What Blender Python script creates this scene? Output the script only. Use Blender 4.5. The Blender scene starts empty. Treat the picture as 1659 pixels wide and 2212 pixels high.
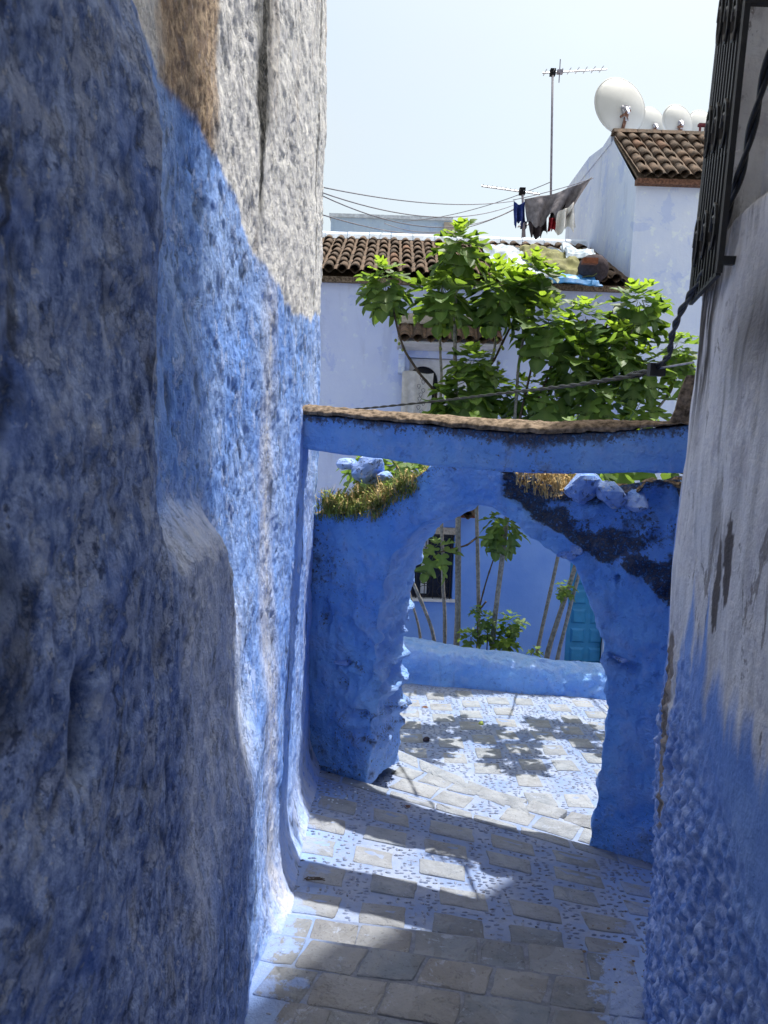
import bpy, bmesh, math, random
import numpy as np
from mathutils import Vector, Matrix
random.seed(7); np.random.seed(7)
S = bpy.context.scene
COL = S.collection
R = math.radians

# ------------------------------------------------------------------ camera
PITCH, ROLL, FPX = R(7.0), 0.035, 1660.0        # measured on a 1659 x 2212 view of the photograph
CAM = Vector((0, 0, 1.9))
Fw = Vector((0, math.cos(PITCH), -math.sin(PITCH)))
R0 = Vector((1, 0, 0)); U0 = Vector((0, math.sin(PITCH), math.cos(PITCH)))
Rt = R0*math.cos(ROLL) + U0*math.sin(ROLL)
Up = U0*math.cos(ROLL) - R0*math.sin(ROLL)
cd = bpy.data.cameras.new('camera'); cam = bpy.data.objects.new('camera', cd); COL.objects.link(cam)
cam.matrix_world = Matrix(((Rt.x, Up.x, -Fw.x, CAM.x), (Rt.y, Up.y, -Fw.y, CAM.y), (Rt.z, Up.z, -Fw.z, CAM.z), (0, 0, 0, 1)))
cd.sensor_fit = 'VERTICAL'; cd.sensor_height = 24; cd.lens = 24*FPX/2212
cd.clip_start = 0.05; cd.clip_end = 2000
cd.dof.use_dof = True; cd.dof.focus_distance = 6.0; cd.dof.aperture_fstop = 8
S.camera = cam

# ------------------------------------------------------------------ light
SUN_AZ, SUN_EL = R(42), R(71.5)
world = bpy.data.worlds.new('World'); S.world = world; world.use_nodes = True
wn = world.node_tree; wn.nodes.clear()
w_out = wn.nodes.new('ShaderNodeOutputWorld'); w_bg = wn.nodes.new('ShaderNodeBackground')
sky = wn.nodes.new('ShaderNodeTexSky'); sky.sky_type = 'NISHITA'; sky.sun_disc = False
sky.sun_elevation = SUN_EL; sky.sun_rotation = SUN_AZ
sky.air_density = 1.0; sky.dust_density = 8.0; sky.ozone_density = 1.0; sky.altitude = 600
tc = wn.nodes.new('ShaderNodeTexCoord')
mp = wn.nodes.new('ShaderNodeMapping'); mp.inputs['Scale'].default_value = (1.0, 1.0, 2.6)
wn.links.new(tc.outputs['Generated'], mp.inputs['Vector'])
cn = wn.nodes.new('ShaderNodeTexNoise'); cn.inputs['Scale'].default_value = 1.7; cn.inputs['Detail'].default_value = 5; cn.inputs['Roughness'].default_value = .55
wn.links.new(mp.outputs['Vector'], cn.inputs['Vector'])
cr = wn.nodes.new('ShaderNodeMapRange'); cr.inputs['From Min'].default_value = .3; cr.inputs['From Max'].default_value = .72
cr.inputs['To Min'].default_value = .0; cr.inputs['To Max'].default_value = .55
wn.links.new(cn.outputs['Fac'], cr.inputs['Value'])
mx = wn.nodes.new('ShaderNodeMixRGB'); mx.inputs['Color2'].default_value = (3.1, 3.3, 3.4, 1)   # thin high cloud veil
wn.links.new(cr.outputs['Result'], mx.inputs['Fac']); tint = wn.nodes.new('ShaderNodeMixRGB'); tint.blend_type = 'MULTIPLY'; tint.inputs['Fac'].default_value = 1; tint.inputs['Color2'].default_value = (.975, .975, .84, 1)   # milky haze
wn.links.new(sky.outputs['Color'], tint.inputs['Color1']); wn.links.new(tint.outputs['Color'], mx.inputs['Color1'])
wn.links.new(mx.outputs['Color'], w_bg.inputs['Color']); w_bg.inputs['Strength'].default_value = 0.08
wn.links.new(w_bg.outputs['Background'], w_out.inputs['Surface'])
sl = bpy.data.lights.new('sun', 'SUN'); sl.energy = 2.0; sl.angle = R(0.55); sl.color = (1, .965, .91)
sun = bpy.data.objects.new('sun', sl); COL.objects.link(sun)
to_sun = Vector((math.sin(SUN_AZ)*math.cos(SUN_EL), math.cos(SUN_AZ)*math.cos(SUN_EL), math.sin(SUN_EL)))
sun.rotation_euler = to_sun.to_track_quat('Z', 'Y').to_euler(); sun.location = to_sun*40
S.view_settings.view_transform = 'Standard'; S.view_settings.look = 'None'
S.view_settings.gamma = 1; S.view_settings.use_curve_mapping = False
S.view_settings.exposure = 1.76
S.render.engine = 'CYCLES'
S.cycles.max_bounces = 7; S.cycles.diffuse_bounces = 4; S.cycles.use_denoising = True

# ------------------------------------------------------------------ helpers: geometry
def ray(px, py):
    return Fw + Rt*((px-829.5)/FPX) - Up*((py-1106)/FPX)
def at(px, py, Y):                       # the point at distance Y in front of the camera seen at (px, py)
    d = ray(px, py); return CAM + d*(Y/d.y)
def on_plane(px, py, p, n):
    d = ray(px, py); return CAM + d*((Vector(p)-CAM).dot(n)/d.dot(n))

def _h(ix, iy, iz, seed):
    h = (ix*374761393 + iy*668265263 + iz*2147483647 + seed*974711) & 0xffffffff
    h = ((h ^ (h >> 13))*1274126177) & 0xffffffff
    h = ((h ^ (h >> 16))*2246822519) & 0xffffffff
    return ((h ^ (h >> 15)) & 0xffff)/65535.0
def vnoise(P, scale, seed=0):            # value noise in -1..1
    P = np.asarray(P, float)*np.asarray(scale, float); I = np.floor(P).astype(np.int64); f = P-I
    f = f*f*f*(f*(f*6-15)+10); r = 0
    for a in (0, 1):
        wa = f[..., 0] if a else 1-f[..., 0]
        for b in (0, 1):
            wb = f[..., 1] if b else 1-f[..., 1]
            for c in (0, 1):
                wc = f[..., 2] if c else 1-f[..., 2]
                r = r + wa*wb*wc*_h(I[..., 0]+a, I[..., 1]+b, I[..., 2]+c, seed)
    return r*2-1
def fbm(P, scale, octv=4, gain=.5, seed=0):
    s = np.asarray(scale, float); a, r, t = 1., 0, 0
    for k in range(octv):
        r = r + a*vnoise(P, s*(2.03**k), seed+k*17); t += a; a *= gain
    return r/t
def sst(a, b, x):
    t = np.clip((x-a)/(b-a), 0, 1); return t*t*(3-2*t)

def mesh_np(name, V, F, mat=None, attrs=None, smooth=True):
    V = np.asarray(V, np.float32).reshape(-1, 3); F = np.asarray(F, np.int32); k = F.shape[1]
    me = bpy.data.meshes.new(name)
    me.vertices.add(len(V)); me.vertices.foreach_set('co', V.ravel())
    me.loops.add(F.size); me.loops.foreach_set('vertex_index', F.ravel())
    me.polygons.add(len(F)); me.polygons.foreach_set('loop_start', np.arange(0, F.size, k, dtype=np.int32))
    me.polygons.foreach_set('use_smooth', np.full(len(F), smooth, bool))
    me.update(calc_edges=True); me.validate()
    for n, a in (attrs or {}).items():
        at_ = me.attributes.new(n, 'FLOAT', 'POINT'); at_.data.foreach_set('value', np.asarray(a, np.float32).ravel())
    if mat: me.materials.append(mat)
    return me
def grid_faces(n, m, closed=False):
    i = np.arange(n-1)[:, None]; mm = m if closed else m-1
    j = np.arange(mm)[None, :]; j2 = (j+1) % m
    return np.stack([i*m+j, i*m+j2, (i+1)*m+j2, (i+1)*m+j], -1).reshape(-1, 4)
def grid_normals(P, closed=False):
    du = np.gradient(P, axis=0)
    dv = (np.roll(P, -1, 1)-np.roll(P, 1, 1)) if closed else np.gradient(P, axis=1)
    n = np.cross(du, dv); return n/(np.linalg.norm(n, axis=-1, keepdims=True)+1e-9)

class MB:                                  # collects small solids into one mesh
    def __init__(s): s.v = []; s.f = []
    def add(s, vs, fs):
        b = len(s.v); s.v += [tuple(v) for v in vs]; s.f += [tuple(b+i for i in f) for f in fs]; return s
    def box(s, a, b):
        (x0, y0, z0), (x1, y1, z1) = a, b
        return s.add([(x0,y0,z0),(x1,y0,z0),(x1,y1,z0),(x0,y1,z0),(x0,y0,z1),(x1,y0,z1),(x1,y1,z1),(x0,y1,z1)],
              [(0,3,2,1),(4,5,6,7),(0,1,5,4),(1,2,6,5),(2,3,7,6),(3,0,4,7)])
    def prism(s, pts, vec):
        n = len(pts); pts = [Vector(p) for p in pts]; vec = Vector(vec)
        return s.add(pts+[p+vec for p in pts], [tuple(range(n-1, -1, -1)), tuple(range(n, 2*n))]+[(i, (i+1) % n, n+(i+1) % n, n+i) for i in range(n)])
    def tube(s, pts, rad, n=6, caps=True):
        pts = [Vector(p) for p in pts]; m = len(pts)
        rad = rad if hasattr(rad, '__len__') else [rad]*m
        vs = []; side = None
        for i, p in enumerate(pts):
            t = (pts[min(i+1, m-1)]-pts[max(i-1, 0)]).normalized()
            if side is None: side = t.orthogonal().normalized()
            else:
                side = side - t*side.dot(t)
                side = side.normalized() if side.length > 1e-6 else t.orthogonal().normalized()
            o = t.cross(side)
            vs += [p+(side*math.cos(2*math.pi*k/n)+o*math.sin(2*math.pi*k/n))*rad[i] for k in range(n)]
        fs = [(i*n+k, i*n+(k+1) % n, (i+1)*n+(k+1) % n, (i+1)*n+k) for i in range(m-1) for k in range(n)]
        if caps: fs += [tuple(range(n-1, -1, -1)), tuple((m-1)*n+k for k in range(n))]
        return s.add(vs, fs)
    def blob(s, c, r, seg=8, ring=5):
        r = r if hasattr(r, '__len__') else (r, r, r); vs = [(c[0], c[1], c[2]-r[2])]
        for i in range(1, ring):
            a = -math.pi/2+math.pi*i/ring
            vs += [(c[0]+r[0]*math.cos(a)*math.cos(2*math.pi*k/seg), c[1]+r[1]*math.cos(a)*math.sin(2*math.pi*k/seg), c[2]+r[2]*math.sin(a)) for k in range(seg)]
        vs.append((c[0], c[1], c[2]+r[2])); L = len(vs)-1
        fs = [(0, 1+(k+1) % seg, 1+k) for k in range(seg)]
        for i in range(ring-2):
            fs += [(1+i*seg+k, 1+i*seg+(k+1) % seg, 1+(i+1)*seg+(k+1) % seg, 1+(i+1)*seg+k) for k in range(seg)]
        fs += [(1+(ring-2)*seg+k, 1+(ring-2)*seg+(k+1) % seg, L) for k in range(seg)]
        return s.add(vs, fs)
    def mesh(s, name, mat, smooth=False):
        me = bpy.data.meshes.new(name); me.from_pydata(s.v, [], s.f); me.update()
        if smooth: me.polygons.foreach_set('use_smooth', [True]*len(me.polygons))
        if mat: me.materials.append(mat)
        return me

# ------------------------------------------------------------------ helpers: objects
def wloc(o):
    p = Vector((0, 0, 0))
    while o: p += o.location; o = o.parent
    return p
def tag(o, label=None, cat=None, group=None, kind=None):
    for k, v in (('label', label), ('category', cat), ('group', group), ('kind', kind)):
        if v: o[k] = v
    return o
def thing(name, label, cat, loc=(0, 0, 0), group=None):
    o = bpy.data.objects.new(name, None); COL.objects.link(o); o.location = loc; o.empty_display_size = .1
    return tag(o, label, cat, group)
def part(name, me, parent, loc=None, kind=None, label=None):      # mesh in world coordinates (or at loc)
    o = bpy.data.objects.new(name, me); COL.objects.link(o); o.parent = parent
    o.location = (Vector(loc) if loc is not None else Vector((0, 0, 0))) - (wloc(parent) if parent else Vector((0, 0, 0)))
    return tag(o, label, None, None, kind)
def solo(name, me, label, cat, group=None, kind=None):            # one-mesh thing with its origin at its base
    n = len(me.vertices); co = np.empty(n*3, np.float32); me.vertices.foreach_get('co', co); co = co.reshape(-1, 3)
    b = (co.min(0)+co.max(0))/2; b[2] = co[:, 2].min()
    me.vertices.foreach_set('co', (co-b).ravel()); me.update()
    o = bpy.data.objects.new(name, me); COL.objects.link(o); o.location = [float(x) for x in b]
    return tag(o, label, cat, group, kind)

# ------------------------------------------------------------------ helpers: materials
class M:
    def __init__(s, name, rough=.9, spec=.2):
        s.m = bpy.data.materials.new(name); s.m.use_nodes = True; s.nt = s.m.node_tree
        s.b = s.nt.nodes['Principled BSDF']; s.b.inputs['Roughness'].default_value = rough
        s.b.inputs['Specular IOR Level'].default_value = spec
        s.pos = s.node('ShaderNodeNewGeometry').outputs['Position']; s.nrm = None
    def node(s, t): return s.nt.nodes.new(t)
    def link(s, a, b):
        if isinstance(a, (int, float)): b.default_value = a
        elif isinstance(a, (tuple, list)): b.default_value = (*a, 1) if len(a) == 3 else a
        else: s.nt.links.new(a, b)
    def vec(s, scale):
        n = s.node('ShaderNodeVectorMath'); n.operation = 'MULTIPLY'; s.link(s.pos, n.inputs[0]); n.inputs[1].default_value = scale; return n.outputs[0]
    def noise(s, scale, detail=4, rough=.55, dist=0, vec=None):
        n = s.node('ShaderNodeTexNoise'); n.inputs['Scale'].default_value = scale; n.inputs['Detail'].default_value = detail
        n.inputs['Roughness'].default_value = rough; n.inputs['Distortion'].default_value = dist
        s.link(vec if vec is not None else s.pos, n.inputs['Vector']); return n.outputs['Fac']
    def voro(s, scale, feature='F1', vec=None):
        n = s.node('ShaderNodeTexVoronoi'); n.feature = feature; n.inputs['Scale'].default_value = scale
        s.link(vec if vec is not None else s.pos, n.inputs['Vector']); return n.outputs['Distance']
    def rng(s, x, a, b, c=0., d=1., smooth=True):
        n = s.node('ShaderNodeMapRange'); n.interpolation_type = 'SMOOTHSTEP' if smooth else 'LINEAR'
        s.link(x, n.inputs['Value'])
        for k, v in zip(('From Min', 'From Max', 'To Min', 'To Max'), (a, b, c, d)): n.inputs[k].default_value = v
        return n.outputs['Result']
    def mth(s, op, a, b=0.):
        n = s.node('ShaderNodeMath'); n.operation = op; n.use_clamp = False; s.link(a, n.inputs[0]); s.link(b, n.inputs[1]); return n.outputs[0]
    def mix(s, f, a, b, mode='MIX'):
        n = s.node('ShaderNodeMixRGB'); n.blend_type = mode; s.link(f, n.inputs['Fac']); s.link(a, n.inputs['Color1']); s.link(b, n.inputs['Color2']); return n.outputs['Color']
    def attr(s, name):
        n = s.node('ShaderNodeAttribute'); n.attribute_name = name; return n.outputs['Fac']
    def z(s):
        n = s.node('ShaderNodeSeparateXYZ'); s.link(s.pos, n.inputs[0]); return n.outputs[2]
    def xyz(s):
        n = s.node('ShaderNodeSeparateXYZ'); s.link(s.pos, n.inputs[0]); return n.outputs
    def rnd(s): return s.node('ShaderNodeObjectInfo').outputs['Random']
    def bump(s, h, dist, strength=1.):
        n = s.node('ShaderNodeBump'); n.inputs['Distance'].default_value = dist; n.inputs['Strength'].default_value = strength
        s.link(h, n.inputs['Height'])
        if s.nrm is not None: s.link(s.nrm, n.inputs['Normal'])
        s.nrm = n.outputs['Normal']; return s
    def col(s, c): s.link(c, s.b.inputs['Base Color']); return s
    def done(s):
        if s.nrm is not None: s.link(s.nrm, s.b.inputs['Normal'])
        return s.m
def plain(name, c, rough=.7, spec=.3, metal=0, var=.25, scale=30):
    m = M(name, rough, spec); m.b.inputs['Metallic'].default_value = metal
    f = m.noise(scale, 4, .6)
    m.col(m.mix(m.rng(f, .3, .7), tuple(x*(1-var) for x in c), tuple(min(1, x*(1+var)) for x in c)))
    m.bump(f, .003, .4); return m.done()

DEEP = (.07, .19, .72); MID = (.12, .25, .70); PALE = (.33, .45, .80); WHITE = (.66, .66, .68)
DARKDIRT = (.018, .017, .016); BROWN = (.16, .105, .065); EARTH = (.23, .175, .115)

def left_wall_mat():
    m = M('left_plaster', .93, .12)
    n1 = m.noise(3.2, 5, .6); n2 = m.noise(14, 6, .65); n3 = m.noise(70, 5, .6); n4 = m.noise(30, 7, .78, .15, m.vec((1, 1, .8)))
    blue = m.mix(m.rng(n1, .32, .68), (.20, .39, .90), (.37, .55, .96))
    blue = m.mix(m.rng(n4, .52, .70, 0, .75), blue, (.56, .66, .92))
    blue = m.mix(m.rng(n2, .56, .72, 0, .7), blue, (.13, .26, .74))
    blue = m.mix(m.mth('MULTIPLY', m.attr('pale'), m.rng(n2, .3, .6, .45, 1)), blue, (.62, .64, .72))
    worn = m.mix(m.rng(n4, .38, .62), (.09, .15, .35), (.36, .46, .72))
    worn = m.mix(m.rng(n2, .50, .66, 0, .8), worn, (.38, .43, .56))
    worn = m.mix(m.rng(n1, .52, .66, 0, .7), worn, (.11, .20, .52))
    worn = m.mix(m.rng(m.noise(6, 5, .6, .5, m.vec((1, 1, .4))), .60, .68, 0, .8), worn, (.05, .052, .055))
    fl = m.noise(8, 9, .72, .2); fk = m.noise(17, 8, .7)
    worn = m.mix(m.rng(fl, .555, .575, 0, .75), worn, (.36, .42, .58)); worn = m.mix(m.rng(fk, .60, .63, 0, .8), worn, (.045, .07, .16)); worn = m.mix(m.rng(m.noise(46, 6, .7), .60, .64, 0, .8), worn, (.50, .54, .62))
    blue = m.mix(m.rng(fl, .56, .58, 0, .6), blue, (.50, .62, .93)); blue = m.mix(m.rng(fk, .62, .65, 0, .7), blue, (.11, .23, .68))
    c = m.mix(m.attr('worn'), blue, worn)
    c = m.mix(m.mth('MULTIPLY', m.attr('chalk'), m.rng(n2, .25, .6, .35, 1)), c, (.56, .62, .76))
    white = m.mix(m.rng(n2, .35, .65), (.68, .68, .70), (.90, .89, .86))
    white = m.mix(m.rng(n3, .55, .7, 0, .55), white, (.36, .36, .39))
    brown = m.mix(m.rng(n4, .4, .62), (.24, .15, .095), (.66, .50, .34))
    white = m.mix(m.mth('MULTIPLY', m.attr('brown'), m.rng(n4, .25, .5, .5, 1)), white, brown)
    blk = m.mix(m.rng(n3, .35, .7), (.02, .022, .02), (.13, .125, .12))
    white = m.mix(m.attr('black'), white, blk)
    c = m.mix(m.attr('white'), c, white)
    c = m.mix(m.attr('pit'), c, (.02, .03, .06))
    m.col(c)
    m.bump(n3, .007, .8).bump(m.noise(190, 3, .6), .002, .7).bump(n4, .010, .6).bump(m.rng(fl, .54, .58), .004, .8); return m.done()
def right_wall_mat():
    m = M('right_plaster', .93, .12)
    sv = m.vec((1, 1, .12)); n1 = m.noise(3, 4, .6); ns = m.noise(17, 6, .7, .4, sv); n2 = m.noise(26, 5, .6); n3 = m.noise(90, 4, .6)
    white = m.mix(m.rng(ns, .30, .60), (.73, .705, .69), (.90, .88, .86))
    white = m.mix(m.rng(m.noise(5, 8, .72, .3), .53, .60, 0, .5), white, (.55, .52, .54)); white = m.mix(m.rng(m.noise(30, 7, .75, 0, m.vec((1, 1, .5))), .60, .63, 0, .5), white, (.36, .33, .33))
    white = m.mix(m.mth('MULTIPLY', m.attr('streak'), m.rng(ns, .38, .52)), white, (.095, .085, .08))
    white = m.mix(m.rng(m.noise(7, 6, .75, 1.2, m.vec((1, 1, .35))), .60, .63, 0, .75), white, (.24, .21, .19))
    white = m.mix(m.attr('flake'), white, (.17, .15, .14))
    white = m.mix(m.attr('black'), white, (.06, .057, .058))
    blue = m.mix(m.rng(n1, .3, .7), (.20, .35, .76), (.32, .48, .84))
    rough = m.mix(m.rng(n2, .35, .65), (.16, .29, .68), (.48, .59, .88))
    blue = m.mix(m.attr('rough'), blue, rough)
    c = m.mix(m.attr('blue'), white, blue)
    c = m.mix(m.attr('tan'), c, m.mix(m.rng(ns, .4, .6), (.42, .36, .31), (.20, .165, .14)))
    m.col(c)
    m.bump(n3, .005, .7).bump(n2, .012, .6).bump(ns, .005, .4); return m.done()
def blue_mat(name, dirt=True):            # archway, beam, low wall: blue limewash with black moulds
    m = M(name, .9, .15)
    n1 = m.noise(2.6, 5, .6); n2 = m.noise(11, 6, .65); n3 = m.noise(60, 5, .6); nv = m.noise(9, 5, .6, .4, m.vec((1, 1, .22)))
    c = m.mix(m.rng(n1, .3, .7), (.135, .355, .88), (.26, .51, .94))
    c = m.mix(m.rng(n2, .50, .66, 0, .6), c, (.30, .47, .86)); c = m.mix(m.rng(m.noise(19, 6, .75), .56, .66, 0, .55), c, (.055, .13, .46))
    c = m.mix(m.rng(nv, .56, .70, 0, .45), c, (.10, .18, .44))
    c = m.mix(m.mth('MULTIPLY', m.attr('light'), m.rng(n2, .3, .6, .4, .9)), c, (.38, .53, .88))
    if dirt:
        d = m.attr('dirt')
        k = m.mth('MULTIPLY', m.rng(m.mth('ADD', d, m.mth('MULTIPLY', m.mth('SUBTRACT', n2, .5), 2.0)), .40, .95), m.rng(n3, .28, .50, .5, 1))
        k2 = m.rng(m.mth('ADD', d, m.mth('MULTIPLY', m.mth('SUBTRACT', n3, .5), 2.6)), .50, .85)
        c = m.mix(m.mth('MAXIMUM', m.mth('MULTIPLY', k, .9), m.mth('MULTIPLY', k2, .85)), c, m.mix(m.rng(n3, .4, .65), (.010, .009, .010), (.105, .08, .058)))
        e = m.rng(m.mth('ADD', m.attr('earth'), m.mth('MULTIPLY', m.mth('SUBTRACT', n2, .5), 1.2)), .4, .6)
        c = m.mix(e, c, m.mix(m.rng(n3, .35, .65), (.07, .052, .036), (.30, .22, .14)))
    m.col(c); m.bump(n3, .010, .8).bump(n2, .045, .85).bump(m.noise(5,6,.7,.8), .05, .5); return m.done()
def facade_mat(name, lo, hi, split=None):
    m = M(name, .9, .15); n1 = m.noise(1.1, 5, .6); n2 = m.noise(7, 5, .6); nv = m.noise(4, 4, .6, .3, m.vec((1, 1, .2)))
    c = m.mix(m.rng(n1, .3, .7), lo, hi)
    c = m.mix(m.rng(nv, .55, .72, 0, .35), c, tuple(x*.72 for x in lo))
    c = m.mix(m.rng(n2, .58, .66, 0, .45), c, tuple(min(.92, x*1.2) for x in hi)); c = m.mix(m.rng(m.noise(2.1, 6, .7, .5), .56, .60, 0, .38), c, tuple(x*y for x, y in zip(lo, (.62, .72, .95))))
    if split is not None:
        zz = m.mth('ADD', m.z(), m.mth('MULTIPLY', n2, .5))
        low = m.mix(m.rng(n1, .3, .7), (.15, .31, .82), (.22, .39, .87))
        c = m.mix(m.rng(zz, split-.06, split+.06), low, c)
    m.col(c); m.bump(n2, .02, .35).bump(m.noise(45, 4), .005, .4); return m.done()
def tile_mat():
    m = M('terracotta', .9, .15); n1 = m.noise(9, 5, .65); n2 = m.noise(45, 4, .65); r = m.rnd()
    c = m.mix(r, (.095, .070, .054), (.180, .122, .086))
    c = m.mix(m.rng(n1, .42, .62, 0, .8), c, (.060, .050, .042))
    c = m.mix(m.rng(n2, .56, .7, 0, .6), c, (.27, .23, .185))
    c = m.mix(m.mth('MULTIPLY', m.rng(r, .88, .96), .4), c, (.24, .12, .075))
    m.col(c); m.bump(n2, .008, .6); return m.done()
def stone_mat():
    m = M('flagstone', .82, .25); n1 = m.noise(5, 6, .65, .6); n2 = m.noise(34, 6, .7); r = m.rnd()
    n = m.node('ShaderNodeValToRGB'); m.link(r, n.inputs[0]); cr = n.color_ramp
    cr.elements[0].color = (.135, .168, .215, 1); cr.elements[1].color = (.20, .205, .22, 1)
    for p, c in ((.3, (.20, .23, .27)), (.55, (.245, .25, .26)), (.8, (.115, .145, .185))):
        e = cr.elements.new(p); e.color = (*c, 1)
    c = m.mix(m.rng(n1, .35, .65), n.outputs[0], m.mix(.6, n.outputs[0], (.27, .285, .305)))
    c = m.mix(m.rng(n2, .55, .75, 0, .5), c, (.14, .14, .14))
    c = m.mix(m.rng(m.noise(2.3, 3, .5, 1.5), .485, .5, 0, 1), c, m.mix(.25, c, (.12, .115, .11)))
    x, y, z = m.xyz()
    e = m.mth('MAXIMUM', m.rng(m.mth('ADD', x, m.mth('MULTIPLY', n1, .55)), .16, -.14, 0, 1),
              m.rng(m.mth('SUBTRACT', m.mth('SUBTRACT', x, m.mth('MULTIPLY', y, .35)), m.mth('MULTIPLY', n1, .6)), -.50, -.16, 0, 1))
    pb = m.rng(m.mth('ADD', e, m.mth('MULTIPLY', m.mth('SUBTRACT', m.noise(9, 8, .75), .5), 2.4)), .50, .72, 0, .8)
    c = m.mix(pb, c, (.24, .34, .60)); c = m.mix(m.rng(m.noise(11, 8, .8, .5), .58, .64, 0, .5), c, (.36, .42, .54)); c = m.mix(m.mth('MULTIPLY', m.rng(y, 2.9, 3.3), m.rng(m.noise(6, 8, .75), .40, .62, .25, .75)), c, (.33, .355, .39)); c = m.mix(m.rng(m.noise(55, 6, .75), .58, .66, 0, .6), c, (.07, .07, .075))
    m.col(c); m.bump(n2, .010, .8).bump(n1, .03, .6).bump(m.rng(m.noise(3.1, 5, .6, .8), .47, .53), .006, .7); return m.done()
def mortar_mat():
    m = M('limewashed_mortar', .92, .15); n1 = m.noise(4, 5, .6); n2 = m.noise(24, 6, .7); n3 = m.noise(80, 4, .6)
    c = m.mix(m.rng(n1, .3, .7), (.19, .265, .46), (.31, .355, .46))
    c = m.mix(m.rng(n2, .52, .68, 0, .65), c, (.23, .25, .29))
    c = m.mix(m.rng(n3, .58, .72, 0, .6), c, (.22, .26, .36))
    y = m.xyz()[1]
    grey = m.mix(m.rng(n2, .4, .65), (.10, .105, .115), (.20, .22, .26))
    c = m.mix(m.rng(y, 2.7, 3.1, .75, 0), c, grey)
    x = m.xyz()[0]
    e = m.mth('MAXIMUM', m.rng(m.mth('ADD', x, m.mth('MULTIPLY', n1, .7)), .26, -.10, 0, 1), m.rng(m.mth('SUBTRACT', m.mth('SUBTRACT', x, m.mth('MULTIPLY', y, .35)), m.mth('MULTIPLY', n1, .6)), -.50, -.16, 0, 1))
    c = m.mix(m.mth('MULTIPLY', e, .8), c, (.26, .40, .74))
    m.col(c); m.bump(n2, .012, .7).bump(n3, .005, .6); return m.done()
def pebble_mat():
    m = M('pebble', .75, .3); n = m.noise(33, 2, .5)
    c = m.mix(m.rng(n, .35, .65), (.155, .20, .31), (.27, .31, .41)); c = m.mix(m.rng(m.noise(61, 2), .60, .64), c, (.11, .11, .12))
    m.col(c); return m.done()
def leaf_mat(name, top, trans, tw):
    m = M(name, .5, .3); n = m.noise(8, 3); r = m.rnd()
    c = m.mix(r, tuple(x*.72 for x in top), tuple(x*1.2 for x in top))
    w = m.node('ShaderNodeAttribute'); w.attribute_name = 'vein'
    c = m.mix(m.mth('MULTIPLY', w.outputs['Fac'], .5), c, (.22, .30, .10))
    m.col(c); m.bump(m.noise(60, 3), .003, .4)
    t = m.node('ShaderNodeBsdfTranslucent'); m.link(trans, t.inputs['Color'])
    mixs = m.node('ShaderNodeMixShader'); mixs.inputs[0].default_value = tw
    m.nt.links.new(m.b.outputs[0], mixs.inputs[1]); m.nt.links.new(t.outputs[0], mixs.inputs[2])
    m.nt.links.new(mixs.outputs[0], m.nt.nodes['Material Output'].inputs['Surface'])
    return m.done()

mt = {}
mt['left'] = left_wall_mat(); mt['right'] = right_wall_mat(); mt['blue'] = blue_mat('blue_limewash')
mt['house'] = facade_mat('house_wall', (.52, .60, .88), (.60, .68, .91), split=1.05)
mt['house2'] = facade_mat('house_wall_pale', (.56, .66, .89), (.68, .76, .92))
mt['house3'] = facade_mat('house_wall_far', (.42, .56, .76), (.48, .62, .80))
mt['tile'] = tile_mat(); mt['stone'] = stone_mat(); mt['mortar'] = mortar_mat(); mt['pebble'] = pebble_mat()
mt['leaf'] = leaf_mat('fig_leaf', (.05, .104, .034), (.28, .45, .045), .36)
mt['young'] = leaf_mat('fig_leaf_young', (.115, .21, .035), (.42, .62, .05), .45)
mt['bark'] = plain('fig_bark', (.23, .22, .205), .85, .2, var=.35)
mt['stem'] = plain('fig_twig', (.085, .066, .050), .8, .2, var=.3)
mt['soil'] = plain('soil', (.22, .19, .15), .95, .1, var=.4, scale=12)
mt['earth'] = plain('crumbling_earth', (.175, .135, .10), .97, .05, var=.65, scale=38)
mt['iron'] = plain('black_iron', (.014, .014, .016), .5, .4)
mt['rubber'] = plain('black_cable', (.012, .013, .016), .5, .4)
mt['wire'] = plain('grey_wire', (.21, .20, .24), .6, .3)
mt['alu'] = plain('aluminium', (.42, .42, .46), .45, .5, .5)
mt['dish'] = plain('dish_paint', (.50, .51, .50), .55, .3, var=.05, scale=3)
mt['rust'] = plain('rusty_bracket', (.16, .085, .06), .8, .2, var=.6)
mt['white'] = plain('white_paint', (.62, .63, .67), .85, .2, var=.10, scale=9)
mt['cap'] = plain('limewashed_cap', (.60, .67, .76), .9, .2, var=.18, scale=8)
mt['dark'] = plain('dark_room', (.012, .014, .022), .9, .1)
mt['glass'] = plain('dark_pane', (.018, .025, .05), .12, .5)
mt['teal'] = plain('teal_door_paint', (.03, .23, .50), .5, .35, var=.12, scale=6)
mt['lace'] = plain('lace_cloth', (.56, .55, .55), .95, .1, var=.12, scale=12)
mt['print'] = plain('lace_print', (.13, .13, .15), .95, .1)
mt['navy'] = plain('navy_cloth', (.018, .035, .16), .9, .1)
mt['grey'] = plain('grey_blanket', (.20, .185, .20), .95, .1, var=.3, scale=14)
mt['darkc'] = plain('charcoal_cloth', (.055, .045, .052), .95, .1)
mt['whitec'] = plain('white_cloth', (.75, .73, .70), .95, .1, var=.1)
mt['maroon'] = plain('maroon_paint', (.10, .02, .025), .7, .2)
mt['red'] = plain('red_cloth', (.32, .025, .035), .9, .1)
mt['black'] = plain('black_cloth', (.014, .014, .016), .95, .1)
mt['olive'] = plain('olive_tarp', (.155, .155, .065), .8, .2, var=.3, scale=6)
mt['plastic'] = plain('white_plastic', (.27, .33, .39), .55, .3, var=.5, scale=5)
mt['bluepl'] = plain('blue_plastic', (.05, .22, .50), .45, .4, var=.3, scale=8)
mt['brick'] = plain('brick', (.20, .075, .045), .9, .15, var=.25)
mt['rock'] = None
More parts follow.
